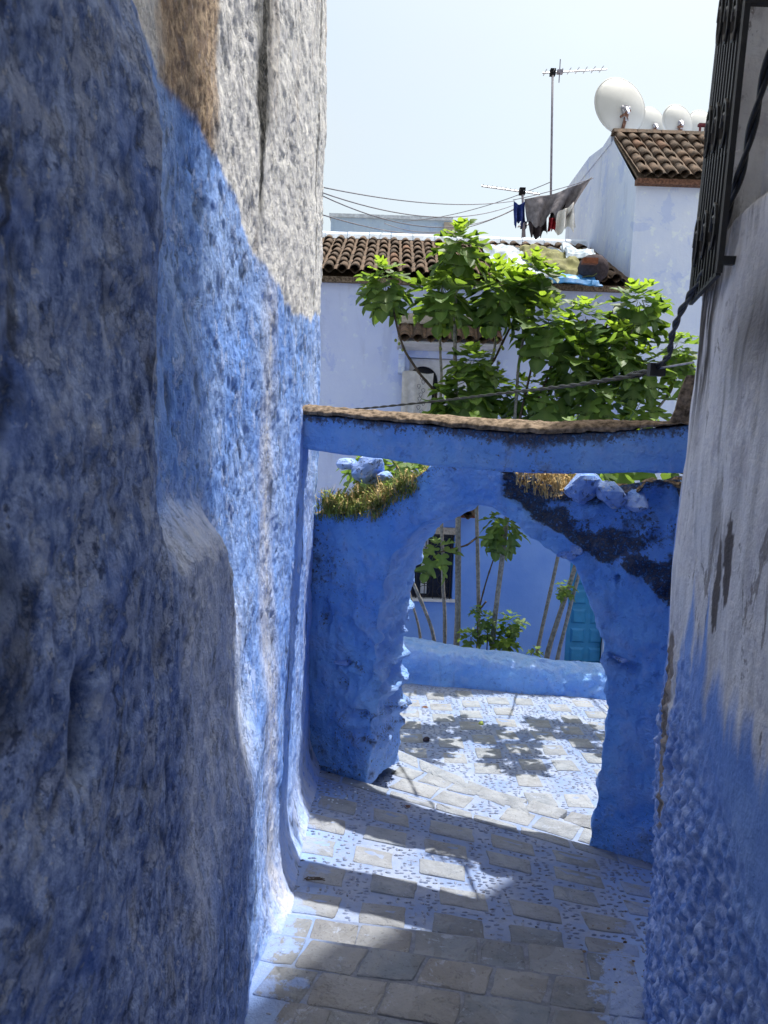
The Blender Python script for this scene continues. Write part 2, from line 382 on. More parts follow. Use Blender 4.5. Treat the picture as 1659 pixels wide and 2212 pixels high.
mt['grass'] = plain('green_grass', (.20, .245, .06), .8, .2, var=.4, scale=18)
mt['straw'] = plain('dry_grass', (.46, .34, .16), .9, .1, var=.35, scale=18)
mt['beige'] = plain('beige_band', (.42, .38, .33), .9, .1)

# ------------------------------------------------------------------ the ground
def N1(x): return 2.566-.163*x
def N0(x): return 2.862-.136*x
def NA(x): return 4.537-.514*x
def NB(x): return 5.455-.91*x
def NW(x): return 7.44-.15*x
def zA(x, y): return 0.
def zB(x, y): return -.12
def zC(x, y): return -.22-.15*np.clip((y-N0(x))/(NA(x)-N0(x)), 0, 1)
def zD(x, y): return -.48
def zE(x, y): return -.59-.15*np.clip((y-5.2)/2.4, -1.5, 1)

g = MB(); g.add([(-400, -400, -2.26), (400, -400, -2.26), (400, 400, -2.26), (-400, 400, -2.26)], [(0, 1, 2, 3)])
tag(part('ground', g.mesh('ground', mt['soil']), None), kind='structure')
gs = MB(); gs.box((-5, 7.95, -2.25), (9, 10.95, -2.15))
tag(part('garden_soil', gs.mesh('garden_soil', mt['soil']), None), kind='structure')

pm = MB()
def tread(lo, hi, x0, x1, zf, n=14, depth=1.2):
    xs = np.linspace(x0, x1, n); top = [(x, lo(x), zf(x, lo(x))) for x in xs] + [(x, hi(x), zf(x, hi(x))) for x in xs[::-1]]
    V = top+[(a, b, -2.25) for a, b, c in top]; m = 2*n
    F = [(i, i+1, m-2-i, m-1-i) for i in range(n-1)] + [(i, m+i, m+(i+1) % m, (i+1) % m) for i in range(m)]
    pm.add(V, F)
tread(lambda x: -5., N1, -.9, 1.6, zA)
tread(N1, N0, -.9, 1.7, zB)
tread(N0, NA, -.9, 2.0, zC)
tread(NA, NB, -1.2, 2.4, zD)
tread(NB, lambda x: NW(x)+.25, -4.5, 2.45, zE, 20)
tread(lambda x: NB(2.45)-.0*x, lambda x: NW(x)+.25, 2.45, 5, zE)
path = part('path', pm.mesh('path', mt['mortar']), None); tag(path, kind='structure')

flags = []                                  # (corners) for keeping pebbles off
def flag(c, zf, prow=.004, name='flagstone'):
    # c: four plan corners, counter-clockwise; gives an irregular slab with a worn rim
    pts = []
    for i in range(4):
        a, b = c[i], c[(i+1) % 4]
        for t in (0.03, .35, .65, .97):
            j = .006 if t in (.36, .66) else .004
            pts.append((a[0]+(b[0]-a[0])*t+random.uniform(-j, j), a[1]+(b[1]-a[1])*t+random.uniform(-j, j)))
    n = len(pts); cx = sum(p[0] for p in pts)/n; cy = sum(p[1] for p in pts)/n
    tilt = (random.uniform(-.006, .006), random.uniform(-.006, .006)); pr = prow+random.uniform(-.002, .003)
    def zz(x, y, k): return zf(x, y)+k+tilt[0]*(x-cx)+tilt[1]*(y-cy)
    V = [(x, y, zf(x, y)-.05) for x, y in pts]+[(x, y, zz(x, y, pr-.003)) for x, y in pts]
    V += [(cx+(x-cx)*.965, cy+(y-cy)*.965, zz(x, y, pr+random.uniform(-.001, .001))) for x, y in pts]
    V += [(cx+(x-cx)*.45, cy+(y-cy)*.45, zz(x, y, pr+random.uniform(-.003, .002))) for x, y in pts]
    V += [(cx, cy, zz(cx, cy, pr-.001))]
    F = []
    for k in range(3): F += [(k*n+i, k*n+(i+1) % n, (k+1)*n+(i+1) % n, (k+1)*n+i) for i in range(n)]
    F += [(3*n+i, 3*n+(i+1) % n, 4*n) for i in range(n)]
    b = MB(); b.add([(x-cx, y-cy, z-zf(cx, cy)) for x, y, z in V], F)
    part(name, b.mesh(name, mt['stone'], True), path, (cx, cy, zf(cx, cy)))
    flags.append((min(p[0] for p in pts)-.012, max(p[0] for p in pts)+.012, min(p[1] for p in pts)-.01, max(p[1] for p in pts)+.01, c))
def row(lo, hi, x0, x1, w, gap, zf, skew=0., keep=1., sk=0.):
    x = x0
    while x < x1:
        ww = w*random.uniform(.75, 1.25)
        if random.random() < keep:
            a, b = x, min(x+ww-gap, x1)
            if b-a > .08:
                j = lambda: random.uniform(-.008, .008)
                flag([(a+j(), lo(a)+j()), (b+j(), lo(b)+j()), (b+sk+j(), hi(b+sk)+j()), (a+sk+j(), hi(a+sk)+j())], zf)
        x += ww
sh = lambda f, d: (lambda x: f(x)-d)
for k, (d0, d1, w) in enumerate(((.010, .150, .20), (.162, .315, .23), (.327, .49, .20), (.502, .67, .24), (.682, .85, .2), (.862, 1.04, .22), (1.052, 1.25, .22), (1.262, 1.45, .22))):
    row(sh(N1, d1), sh(N1, d0), -.44+.06*(k % 3), .90-.03*k, w, .012, zA, sk=.05)
row(lambda x: N1(x)+.016, sh(N0, .012), -.42, 1.0, .21, .014, zB, sk=.03)
row(lambda x: N0(x)+.012, lambda x: N0(x)+.10, -.4, 1.1, .26, .02, zC, sk=.02)
cs = .315
for r_ in range(6):                          # chequer of slabs in the pebbled landing
    d0 = .16+r_*.255
    for k in range(-1, 7):
        x = -.36+k*cs+.05*math.sin(r_*2.1)
        lo = lambda x, d=d0: N0(x)+d*(1-.18*x); hi = lambda x, d=d0: N0(x)+(d+.165)*(1-.18*x)
        if hi(x) < NA(x)-.16 and x < 1.45:
            row(lo, hi, x, x+.205+random.uniform(-.02, .02), .4, .02, zC, sk=.01, keep=.93)
row(sh(NA, .11), sh(NA, .012), -.42, 1.45, .25, .018, zC, sk=.01)
for d0, d1 in ((.015, .15), (.24, .42), (.44, .60)):
    row(lambda x, d=d0: NA(x)+d, lambda x, d=d1: NA(x)+d, -.05 if d0 < .2 else .1, 1.35, .22, .02, zD, keep=.95, sk=.08)
row(sh(NB, .17), sh(NB, .012), -.2, .95, .27, .02, zD, sk=.0)
for r_ in range(9):
    for k in range(-4, 15):
        x = -.9+k*.275+.03*math.sin(r_*1.7)+random.uniform(-.02, .02)
        y0 = 7.27-r_*.305-(.11 if k % 2 else 0)-.14*x+.06*math.sin(k*1.3)
        if y0-.23 < NB(x)+.10 or y0-.2 < NA(x)+.5: continue
        row(lambda x, y=y0: y-.20-.14*(x-x), lambda x, y=y0: y, x, x+.175+random.uniform(-.015, .02), .5, .02, zE, keep=.93)
row(lambda x: NB(x)+.02, lambda x: NB(x)+.10, .1, .9, .24, .02, zE)

# pebbles set in the mortar between the slabs
pb = MB()
def in_flag(x, y):
    for a, b, c, d, q in flags:
        if a <= x <= b and c <= y <= d:
            ins = True
            for i in range(4):
                p, r_ = q[i], q[(i+1) % 4]
                if (r_[0]-p[0])*(y-p[1])-(r_[1]-p[1])*(x-p[0]) < -.004: ins = False; break
            if ins: return True
    return False
def pebble(x, y, z, s, a):
    L, W, H = s*random.uniform(.8, 1.35), s*random.uniform(.4, .65), s*random.uniform(.28, .5)
    ca, sa = math.cos(a), math.sin(a); n = 6; V = []
    for rr, hh in ((1, -.25), (.92, .35), (.5, .9)):
        for k in range(n):
            t = 2*math.pi*k/n; u, v = math.cos(t)*L*rr, math.sin(t)*W*rr
            V.append((x+u*ca-v*sa, y+u*sa+v*ca, z+H*hh))
    F = [(i*n+k, i*n+(k+1) % n, (i+1)*n+(k+1) % n, (i+1)*n+k) for i in range(2) for k in range(n)]+[tuple(2*n+k for k in range(n))]
    pb.add(V, F)
def pebbles(lo, hi, x0, x1, zf, sp, s, dens=.9):
    y = 0; x = x0
    while x < x1:
        y = lo(x)+random.uniform(0, sp)
        while y < hi(x):
            xx, yy = x+random.uniform(-.35, .35)*sp, y+random.uniform(-.3, .3)*sp*.6
            if random.random() < dens and not in_flag(xx, yy):
                pebble(xx, yy, zf(xx, yy), s, random.choice((0, 0, 0, 1.57))+random.uniform(-.3, .3))
            y += sp*.72
        x += sp
pebbles(lambda x: N0(x)+.12, sh(NA, .03), -.42, 1.7, zC, .036, .0125, .75)
pebbles(lambda x: NA(x)+.02, sh(NB, .02), -.1, 1.5, zD, .043, .016, .8)
pebbles(lambda x: max(NB(x), NA(x)+.4)+.05, sh(NW, .02), -.4, 2.9, zE, .042, .0145, .85)
pebbles(lambda x: 1.2, sh(N1, .02), -.45, .95, zA, .05, .008, .4)
part('pebbles', pb.mesh('pebbles', mt['pebble'], True), path, kind='stuff')

# ------------------------------------------------------------------ left building: the long bulging wall
def plan_sheet(nodes, ns_per, zs):
    pass
def wall_y(Y0, Y1, n, knots):
    return np.interp(np.linspace(0, 1, n), knots[0], knots[1])
ny, nz = 430, 620
s_ = np.linspace(0, 1, ny)
Ys = np.interp(s_, [0, .06, .30, .60, .90, .945, 1], [-1.2, .6, 1.7, 2.7, 4.80, 4.89, 4.89])
zs = np.interp(np.linspace(0, 1, nz), [0, .82, .93, 1], [-.85, 4.2, 5.0, 5.4])
Yg, Zg = np.meshgrid(Ys, zs, indexing='ij')
endx = np.interp(s_, [0, .935, .95, 1], [0, 0, .04, 4.2])[:, None]     # round the far corner, then run away to the left
xb = np.interp(Yg, [-5, .9, 1.22, 1.36, 1.50, 1.8, 2.4, 3.1, 3.94, 4.9], [-.38, -.37, -.375, -.405, -.46, -.495, -.495, -.465, -.43, -.435])
low = np.interp(Yg, [-5, 1.0, 1.4, 2.0, 2.2, 2.45, 2.7, 3.1, 3.94, 5], [-.37, -.36, -.385, -.410, -.428, -.462, -.477, -.46, -.43, -.435])
base = np.interp(Yg, [-5, 1.0, 1.6, 2.19, 2.45, 2.75, 3.4, 5], [-.33, -.34, -.36, -.378, -.395, -.425, -.435, -.445])
Pn = np.stack([Yg*0, Yg, Zg], -1)
lump = fbm(Pn, (1, 2.6, 2.2), 3, .5, 3)
ztop = np.interp(Yg, [1.2, 1.7, 2.0, 2.15, 2.35], [1.72, 1.67, 1.62, 1.55, 1.30])+.06*lump
kL = sst(.05, -.11, Zg-ztop)
top1 = np.clip(1-sst(2.36, 2.78, Zg+.06*lump), 0, 1)                    # the first bulge dies out upwards
xup = np.interp(Yg, [-5, 1.0, 1.6, 2.4, 3.1, 3.94, 4.9], [-.46, -.475, -.49, -.495, -.465, -.43, -.435])
xw = xb*top1+xup*(1-top1)
xw = xw*(1-kL)+low*kL
kB = sst(1.10, .70, Zg+.15*lump); xw = xw*(1-kB)+base*kB
zg = np.where(Yg < 2.62, 0, np.where(Yg < 2.91, -.12, -.22-.15*np.clip((Yg-2.91)/1.85, 0, 1)))
near = sst(1.75, 1.25, Yg)
rough = .55+.15*near
xw = xw + .09*np.exp(-np.clip(Zg-zg, 0, 9)/.10)*sst(2.3, 2.9, Yg)
xw = xw + .022*lump*rough + .010*fbm(Pn, (1, 8, 6), 3, .55, 11)
Pw = Pn+.05*np.stack([0*Yg, fbm(Pn, (1, 9, 6), 2, .5, 7), 1.4*fbm(Pn, (1, 8, 5), 2, .5, 8)], -1)
pits = vnoise(Pw, (1, 21, 15), 5)*.55+vnoise(Pw, (1, 7, 4.6), 9)*.6; pit2 = vnoise(Pw, (1, 62, 48), 6)*.75+vnoise(Pw, (1, 17, 12), 10)*.4
xw = xw - .010*np.clip(pits-.38, 0, 1)*(.5+.35*near) - .005*np.clip(pit2-.25, 0, 1) + .0062*fbm(Pw, (1, 48, 38), 4, .68, 21)
# one deep gouge in the near bulge, and a nub of stone on the lower one
gy, gz = np.exp(-((Yg-.905-.1*(Zg-1.5)+.02*lump)/.024)**2), np.exp(-((Zg-1.52)/.062)**4); gouge = gy*gz
xw = xw - .05*gouge
X = xw - endx
V = np.stack([X, Yg+0*X, Zg], -1)
zb = np.interp(Yg, [-5, 1.6, 1.87, 2.27, 2.46, 2.67, 3.09, 3.54, 3.97, 4.9], [2.62, 2.58, 2.575, 2.565, 2.55, 2.45, 2.41, 2.345, 2.39, 2.51]) + .05*fbm(Pn, (1, 3.5, 5), 4, .6, 31)
white = sst(-.012, .022, Zg-zb)
n5 = fbm(Pn, (1, 5, 1.2), 4, .6, 41); n6 = fbm(Pn, (1, 14, 5), 4, .6, 42)
brown = sst(1.64, 1.72, Yg+.05*n6)*sst(2.26, 2.15, Yg+.06*n5+.05*n6)*.95 + .25*sst(.25, .5, n5)
ctr = 2.86+.03*n5; hw = np.interp(Zg, [2.3, 2.7, 3.2, 5], [.04, .08, .19, .28])
black = np.clip(1-np.abs(Yg-ctr)/hw + .6*n6, 0, 1)*sst(2.5, 2.75, Zg)*1.0
black = np.clip(black*1.3 + np.clip(1-np.abs(Yg-4.45)/.045, 0, 1)*sst(2.2, 2.6, Zg)*.9*(n6 > -.3), 0, 1)
pale = np.clip(1-np.abs(Yg-3.06-.06*n5)/.22, 0, 1)*1.0*sst(2.9, 2.2, Zg) +   .55*sst(3.9, 4.4, Yg)*(.5+n5) + .9*np.clip(1-np.abs(Zg-ztop+.12)/.22, 0, 1)*sst(2.5, 2.2, Yg)*sst(1.4, 1.5, Yg)
pale = np.clip(pale + .9*sst(.5, .0, Zg-zg)*sst(2.4, 2.8, Yg)*(.6+.5*n6), 0, 1)
worn = np.clip(sst(1.60, 1.36, Yg+.05*n6)*(1-.25*(1-top1)) + .65*kL*sst(2.5, 2.1, Yg), 0, 1)*(1-white)
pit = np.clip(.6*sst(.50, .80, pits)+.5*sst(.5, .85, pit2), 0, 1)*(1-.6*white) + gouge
chalk = np.clip(kL*sst(1.42, 1.55, Yg)*sst(2.7, 2.35, Yg)*sst(.55, 1.0, Zg+.2*lump)*(.75+.6*n6), 0, 1)
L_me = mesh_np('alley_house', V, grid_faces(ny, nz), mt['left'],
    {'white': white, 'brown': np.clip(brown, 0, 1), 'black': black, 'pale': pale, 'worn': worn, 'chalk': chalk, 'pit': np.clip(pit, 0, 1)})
lb = thing('alley_house', 'rough bulging house wall along the left of the alley, blue below and flaking white above', 'building', (-2, 0, -.9))
part('wall', L_me, lb)
bb = MB(); bb.box((-5, -1.2, -1.0), (-.80, 4.75, 5.38)); part('core', bb.mesh('core', mt['white']), lb)

# ------------------------------------------------------------------ right building: leaning wall with the window cage
pl = np.array([(.58, -1.2), (.58, .3), (.69, 1.0), (.775, 1.55), (.845, 2.0), (.90, 2.27), (.955, 2.42), (1.08, 2.62), (1.30, 2.95), (1.80, 4.0), (2.80, 5.87), (2.90, 6.05), (3.1, 6.09), (7, 5.5)], float)
ns2, nz2 = 420, 520
u = np.interp(np.linspace(0, 1, ns2), [0, .04, .10, .30, .80, .92, 1], [0, 1, 2, 3, 6.5, 9, 13])
px_ = np.interp(u, np.arange(len(pl)), pl[:, 0]); py_ = np.interp(u, np.arange(len(pl)), pl[:, 1])
for _ in range(6):
    px_[1:-1] = .25*px_[:-2]+.5*px_[1:-1]+.25*px_[2:]; py_[1:-1] = .25*py_[:-2]+.5*py_[1:-1]+.25*py_[2:]
zs2 = np.interp(np.linspace(0, 1, nz2), [0, .86, .93, 1], [-.85, 3.4, 4.6, 17.0])
Ug, Z2 = np.meshgrid(u, zs2, indexing='ij')
hcol = np.interp(py_, [2.65, 2.95], [4.9, 17.0])[:, None]; Z2 = np.where(Z2 > 4.6, 4.6+(Z2-4.6)*(hcol-4.6)/12.4, Z2)  # far part rises to an unseen top, added to shade the alley
lean = np.interp(Z2, [-1, -.14, .3, 1.5, 1.9, 2.43, 2.75, 3.15, 4.5], [.01, .01, -.012, -.020, -.013, .006, .017, .032, .06])
PX = np.repeat(px_[:, None], nz2, 1)+lean; PY = np.repeat(py_[:, None], nz2, 1)
Q = np.stack([PY*0, PY, Z2], -1)
rgh = np.clip(sst(1.45, 1.05, Z2+.5*np.abs(PY-2.02)+.12*fbm(Q, (1, 4, 3), 3, .5, 61)), 0, 1)
dx = .018*fbm(Q, (1, 2.5, 2), 3, .5, 51)+.006*fbm(Q, (1, 12, 4), 3, .6, 52)
dx = dx - rgh*(.010*np.clip(vnoise(Q, (1, 30, 24), 53), -.3, 1)+.010*vnoise(Q, (1, 60, 50), 54)+.006*vnoise(Q, (1, 110, 90), 55))
rec = sst(2.42, 2.46, Z2)*sst(2.20, 2.17, PY)*sst(.9, 1.0, PY)*sst(4.6, 4.5, Z2)          # window reveal behind the cage
dx = dx + .10*rec
V2 = np.stack([PX+dx, PY, Z2], -1)
t2 = PY; nq = fbm(Q, (1, 9, 2), 4, .6, 71); nr = fbm(Q, (1, 22, 3), 3, .6, 72)
# lower edge of the whitewash hangs in long teeth
zbl = 1.34+.14*nq+.16*np.clip(1-np.abs(t2-2.00)/.045, 0, 1)+.16*np.clip(1-np.abs(t2-1.86)/.025, 0, 1)-.10*np.clip(1-np.abs(t2-1.79)/.05, 0, 1)+.42*sst(2.24, 2.36, t2)-.35*np.clip(1-np.abs(t2-2.17)/.09, 0, 1)
blue = sst(.05, -.09, Z2-zbl+.05*nr+.04*fbm(Q, (1, 30, 9), 3, .6, 77))
tan = np.clip(1-np.abs(t2-2.19-.02*nr)/.055, 0, 1)*sst(.62, .85, Z2)*sst(1.35, 1.2, Z2); tan = sst(.25, .4, tan+.25*nr)
streak = np.clip(sst(2.02, 2.12, t2)*sst(2.34, 2.26, t2)*sst(2.62, 2.4, Z2)*sst(1.75, 2.1, Z2)*1.0 + .5*sst(.12, .35, nq)*sst(1.3, 1.6, Z2), 0, 1)
flake = np.clip(1-(np.abs(t2-1.80+.015*nr)/.035)**2-(np.abs(Z2-1.52)/.13)**2, 0, 1)+np.clip(1-(np.abs(t2-1.73+.01*nr)/.035)**2-(np.abs(Z2-1.60)/.12)**2, 0, 1)+np.clip(1-(np.abs(t2-1.87)/.012)**2-(np.abs(Z2-1.38)/.10)**2, 0, 1)
nf_ = fbm(Q, (1, 60, 26), 4, .7, 79)
flake = sst(.30, .36, flake+.45*nr+.55*nf_)*sst(.0, .1, flake)
black = np.clip(sst(1.98, 1.72, t2+.1*nq)*sst(2.4, 2.1, Z2)*sst(1.9, 2.15, Z2)*.75 + sst(.1, .5, nr)*.2, 0, 1)
rb = thing('leaning_house', 'house leaning over the right of the alley, its unseen top raised for shade, streaked white above and pitted blue below', 'building', (3, 0, -.9))
part('wall', mesh_np('wall', V2[::-1], grid_faces(ns2, nz2), mt['right'], {k: v[::-1] for k, v in
    {'blue': blue, 'tan': tan, 'streak': streak, 'flake': flake, 'black': black, 'rough': rgh}.items()}), rb)
bb = MB(); bb.prism([(1.35, -1.2, -1), (1.35, 2.0, -1), (1.75, 2.85, -1), (7, 2.85, -1), (7, -1.2, -1)], (0, 0, 5.88)); bb.prism([(1.75, 2.86, -1), (2.25, 4.0, -1), (3.2, 5.8, -1), (7, 5.2, -1), (7, 2.86, -1)], (0, 0, 17.98)); part('core', bb.mesh('core', mt['white']), rb)  # taller block fills the unseen top added for shade
# the window cage: a flat iron grille held off the wall on brackets
ga, gb = Vector((.872, 1.93, 0)), Vector((.990, 2.45, 0)); gd = (gb-ga).normalized(); gl = (gb-ga).length; z0g, z1g = 2.30, 3.75
gn = Vector((gd.y, -gd.x, 0))
gq = [np.array(at(*q)) for q in ((1552, 590, 1.93), (1492, 655, 2.44), (1563, 0, 2.44), (1614, 0, 1.93))]   # lower near, lower far, upper far, upper near
def gp(u_, z_):
    v_ = (z_-z0g)/.78
    p = (gq[0]*(1-u_)+gq[1]*u_)*(1-v_)+(gq[3]*(1-u_)+gq[2]*u_)*v_
    return Vector(p)
fr = MB()
for a, b, w in (((0, z0g), (0, z1g), .011), ((1, z0g-.0), (1, z1g), .011), ((0, z0g), (1, z0g), .009), ((0, z1g), (1, z1g), .009)):
    fr.tube([gp(*a), gp(*b)], w*.9, 4)
cage = part('window_cage', fr.mesh('window_cage', mt['iron']), rb)
barm = {}
for k in range(1, 9):
    b = MB(); p0_, p1_ = gp(k/9, z0g), gp(k/9, z1g); b.prism([p0_-gd*.006-gn*.008, p0_+gd*.006-gn*.008, p0_+gd*.006+gn*.008, p0_-gd*.006+gn*.008], p1_-p0_); part('bar', b.mesh('bar', mt['iron']), cage)
for k in range(1, 4):
    z_ = z0g+(z1g-z0g)*k/4
    b = MB(); b.tube([gp(0, z_), gp(1, z_)], .006, 4); part('crossbar', b.mesh('crossbar', mt['iron']), cage)
for k in range(5):
    for q in range(3):
        zc = z0g+(z1g-z0g)*(k+.5)/5; uc = (q*3+1.6)/9
        pts = [gp(uc+.10*math.cos(t)*(1-t/14), zc+.085*math.sin(t)*(1-t/14)) + gn*-.012 for t in np.linspace(0, 9, 14)]
        b = MB(); b.tube(pts, .005, 4); part('scroll', b.mesh('scroll', mt['iron']), cage)
for (u_, z_) in ((0, 3.08), (.02, 2.34), (1, 2.33), (.95, 2.86), (0.03, 3.9)):
    p = gp(u_, z_); b = MB(); b.box((p.x-.005, p.y-.008, p.z-.010), (p.x+.14, p.y+.008, p.z+.010)); part('bracket', b.mesh('bracket', mt['iron']), cage)

# ------------------------------------------------------------------ archway
A0 = Vector((-.5, 4.82, 0)); AN = Vector((.465, .885, 0)).normalized(); AT = .46
inner = [(790,1700),(794,1660),(806,1536),(809,1413),(819,1327),(828,1263),(843,1208),(882,1156),(925,1126),(968,1104),(1002,1091),(1032,1087),(1071,1098),(1123,1136),(1178,1186),(1217,1205),(1244,1222),(1262,1275),(1300,1362),(1310,1450),(1311,1550),(1297,1660),(1270,1825),(1268,1870)]
outer = [(620,1700),(624,1655),(636,1536),(648,1413),(654,1300),(656,1200),(658,1110),(775,1108),(828,1088),(868,1046),(940,1003),(1040,992),(1120,1008),(1215,1062),(1305,1050),(1420,1030),(1500,1030),(1500,1150),(1490,1300),(1480,1450),(1460,1600),(1450,1720),(1435,1870),(1430,1905)]
def arch_pts(px): return np.array([on_plane(a, b, A0, AN) for a, b in px])
inn, out = arch_pts(inner), arch_pts(outer)
nsA = 300; par = np.linspace(0, len(inn)-1, nsA)
def resample(P, t, sm=3):
    r = np.stack([np.interp(t, np.arange(len(P)), P[:, k]) for k in range(3)], -1)
    for _ in range(sm): r[1:-1] = .25*r[:-2]+.5*r[1:-1]+.25*r[2:]
    return r
I_, O_ = resample(inn, par, 9), resample(out, par, 2)
an = np.array(AN)
nf, nt_ = 70, 26
tf = np.linspace(0, 1, nf); te = np.linspace(0, 1, nt_)[1:-1]
rings = []
back_I, back_O = I_+an*AT, O_+an*AT
front = I_[:, None]+(O_-I_)[:, None]*tf[None, :, None]
topf = O_[:, None]+(back_O-O_)[:, None]*te[None, :, None]
backf = (back_O[:, None]+(back_I-back_O)[:, None]*np.linspace(0, 1, 18)[None, :, None])
intr = back_I[:, None]+(I_-back_I)[:, None]*te[None, :, None]
P = np.concatenate([front, topf, backf, intr], 1)
P0 = P.copy()
for _ in range(2): P = .5*P+.25*np.roll(P, 1, 1)+.25*np.roll(P, -1, 1)
Nn = grid_normals(P, True)
mid = P.mean((0, 1)); 
if ((Nn*(np.array([0, -1., 0]))).sum(-1)[:, 5:60]).mean() < 0: Nn = -Nn
uu = (P-np.array(A0))@np.array((.885, -.465, 0)); zz = P[..., 2]
big = fbm(P, (2.6, 2.6, 3.2), 3, .5, 81); med = fbm(P, (9, 9, 11), 3, .55, 82); fin = fbm(P, (34, 34, 34), 2, .6, 83)
ledge = np.abs(((zz*6.3+.6*vnoise(P, (5, 5, 2), 84)) % 1)-.5)*2       # courses of rubble showing at the left pillar
pil = sst(.20, .40, uu)*sst(.62, .5, uu)*sst(.95, .7, zz)*sst(-.25, -.05, zz)
pilr = sst(1.75, 1.85, uu)*sst(.9, .6, zz)*sst(2.1, 1.95, uu)
disp = .024*big+.020*med+.007*fin + pil*(.075*(ledge-.5)*sst(-.35, .2, med)+.055*med) + pilr*.012*(ledge-.5)
def uz(px, py):
    p = on_plane(px, py, A0, AN); return (p-A0).dot(Vector((.885, -.465, 0))), p.z
slots = 0*uu; wedge = 0*uu
for px, py, w, h in ((768, 1437, 28, 9), (798, 1548, 36, 12), (742, 1480, 14, 8), (1345, 1433, 30, 9), (700, 1330, 10, 30), (1335, 1250, 5, 5), (800, 1600, 20, 6)):
    a_, b_ = uz(px, py); sc_ = 4.8/FPX
    slots = slots+np.exp(-((uu-a_+.03*med)/(w*sc_))**4-((zz-b_+.35*(uu-a_)+.02*med)/(h*sc_))**4)
a_, b_ = uz(806, 1500); wedge = sst(0, .35, 1-np.abs(uu-a_)/.13)*sst(0, .3, 1-np.abs(zz-b_-.25*(uu-a_))/.11)
disp = disp-.060*np.clip(slots, 0, 1)*(np.arange(P.shape[1])[None, :] < nf)+.05*wedge*(np.arange(P.shape[1])[None, :] < nf)
jamb = np.zeros_like(uu); jamb[:, -len(te):] = 1
disp = disp + jamb*(.012*(ledge-.5)*sst(1.2, .8, zz)+.012*med)
# the coat of plaster stands proud of the rubble on the right shoulder
bz = np.interp(uu, [-1, 1.1, 1.3, 1.5, 1.75, 2.0, 2.2, 3], [9, 9, 1.50, 1.38, 1.24, 1.14, 1.02, 1.0])
rub = sst(-.01, .02, zz-bz+.03*med)
disp = disp - .04*rub + rub*(.05*vnoise(P, (8, 8, 11), 88)+.02*vnoise(P, (19, 19, 22), 89))
# crack line on the left pillar where a sheet of plaster has fallen
bz2 = np.interp(uu, [0, .08, .2, .32, .5], [.9, 1.0, 1.22, 1.38, 1.42])
fall = sst(.012, -.006, zz-bz2+.03*med)*sst(.45, .3, uu); disp = disp-.016*fall
P = P+Nn*disp[..., None]
topd = sst(.10, .0, np.abs(P0[..., 2]-O_[:, None, 2])) 
dirt = .85*rub*sst(.34, .0, zz-bz)*sst(-.75, -.05, big+.5*med) + .52*rub*sst(-.6, .1, med+.5*big) + .55*np.clip(topd, 0, 1)*sst(.6, 1.2, zz)
dirt = np.clip(dirt*(uu > .5) + .55*topd*sst(.6, 1., zz)*(uu <= .5) + .14*pil + .36*sst(.12, -.32, zz-.1*np.abs(med)) + .34*np.clip(slots, 0, 1) + .20*fall*sst(-.1, .4, med), 0, 1)  # the slots term darkens the recesses as well
dirt = dirt + .30*np.clip(1-np.abs(zz-1.3)/.05, 0, 1)*0
earth = np.zeros_like(dirt); earth[:, nf:nf+len(te)] = .85; earth = np.clip(earth*sst(.7, 1.0, zz), 0, 1)
light = np.clip(jamb*.7*sst(.9, .55, uu) + rub*.15 + .45*sst(.0, .5, big+.4*med), 0, 1)  # first term puts the sunlight on the left jamb into its colour
arch = thing('archway', 'crumbling blue plastered archway with a mossy broken top across the alley', 'archway', (.5, 4.7, -.5))
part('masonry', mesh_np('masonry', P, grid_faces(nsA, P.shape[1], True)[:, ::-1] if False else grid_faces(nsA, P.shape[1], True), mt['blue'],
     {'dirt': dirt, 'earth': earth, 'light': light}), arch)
# loose rubble stones bedded in the right shoulder
def rockmat():
    m = M('limewashed_stone', .9, .15); n1 = m.noise(9, 5, .6); n2 = m.noise(30, 5, .65)
    c = m.mix(m.rng(n1, .35, .65), (.16, .29, .66), (.34, .46, .76)); c = m.mix(m.rng(n2, .54, .64, 0, .8), c, (.045, .05, .07)); c = m.mix(m.rng(m.noise(14, 5, .7), .6, .66, 0, .7), c, (.55, .58, .62))
    m.col(c); m.bump(n2, .01, .6); return m.done()
mt['rock'] = rockmat()
def rock(c, r, seed, flat=.0):
    n, k = 22, 14; th = np.linspace(0, 2*np.pi, n, endpoint=False); ph = np.linspace(-np.pi/2, np.pi/2, k)
    T, H = np.meshgrid(th, ph, indexing='ij'); D = np.stack([np.cos(T)*np.cos(H), np.sin(T)*np.cos(H), np.sin(H)], -1)
    rs = np.random.RandomState(seed); d = np.ones(T.shape)*1.2
    for _ in range(13):                         # cut flat facets
        a = rs.normal(size=3); a /= np.linalg.norm(a); q = (D@a); d = np.where(q > .2, np.minimum(d, rs.uniform(.72, 1.0)/np.maximum(q, .2)), d)
    d = d+.10*fbm(D*1.0, 2.6, 4, .6, seed)
    Pp = D*d[..., None]*np.array(r)+np.array(c)
    i = np.arange(n)[:, None]; j = np.arange(k-1)[None]; F = np.stack([i*k+j, ((i+1) % n)*k+j, ((i+1) % n)*k+j+1, i*k+j+1], -1).reshape(-1, 4)
    return Pp, F
for i, (px, py, w, h) in enumerate(((1252, 1056, 37, 32), (1314, 1070, 31, 25), (1367, 1084, 24, 22))):
    p = on_plane(px, py, A0, AN) - AN*(.015 if i < 3 else -.035); sc = p.y/FPX
    Pp, F = rock(p+AN*.06, (w*sc*1.05, .11, h*sc*1.05), 100+i); part('stone', mesh_np('stone', Pp, F, mt['rock'], smooth=False), arch)
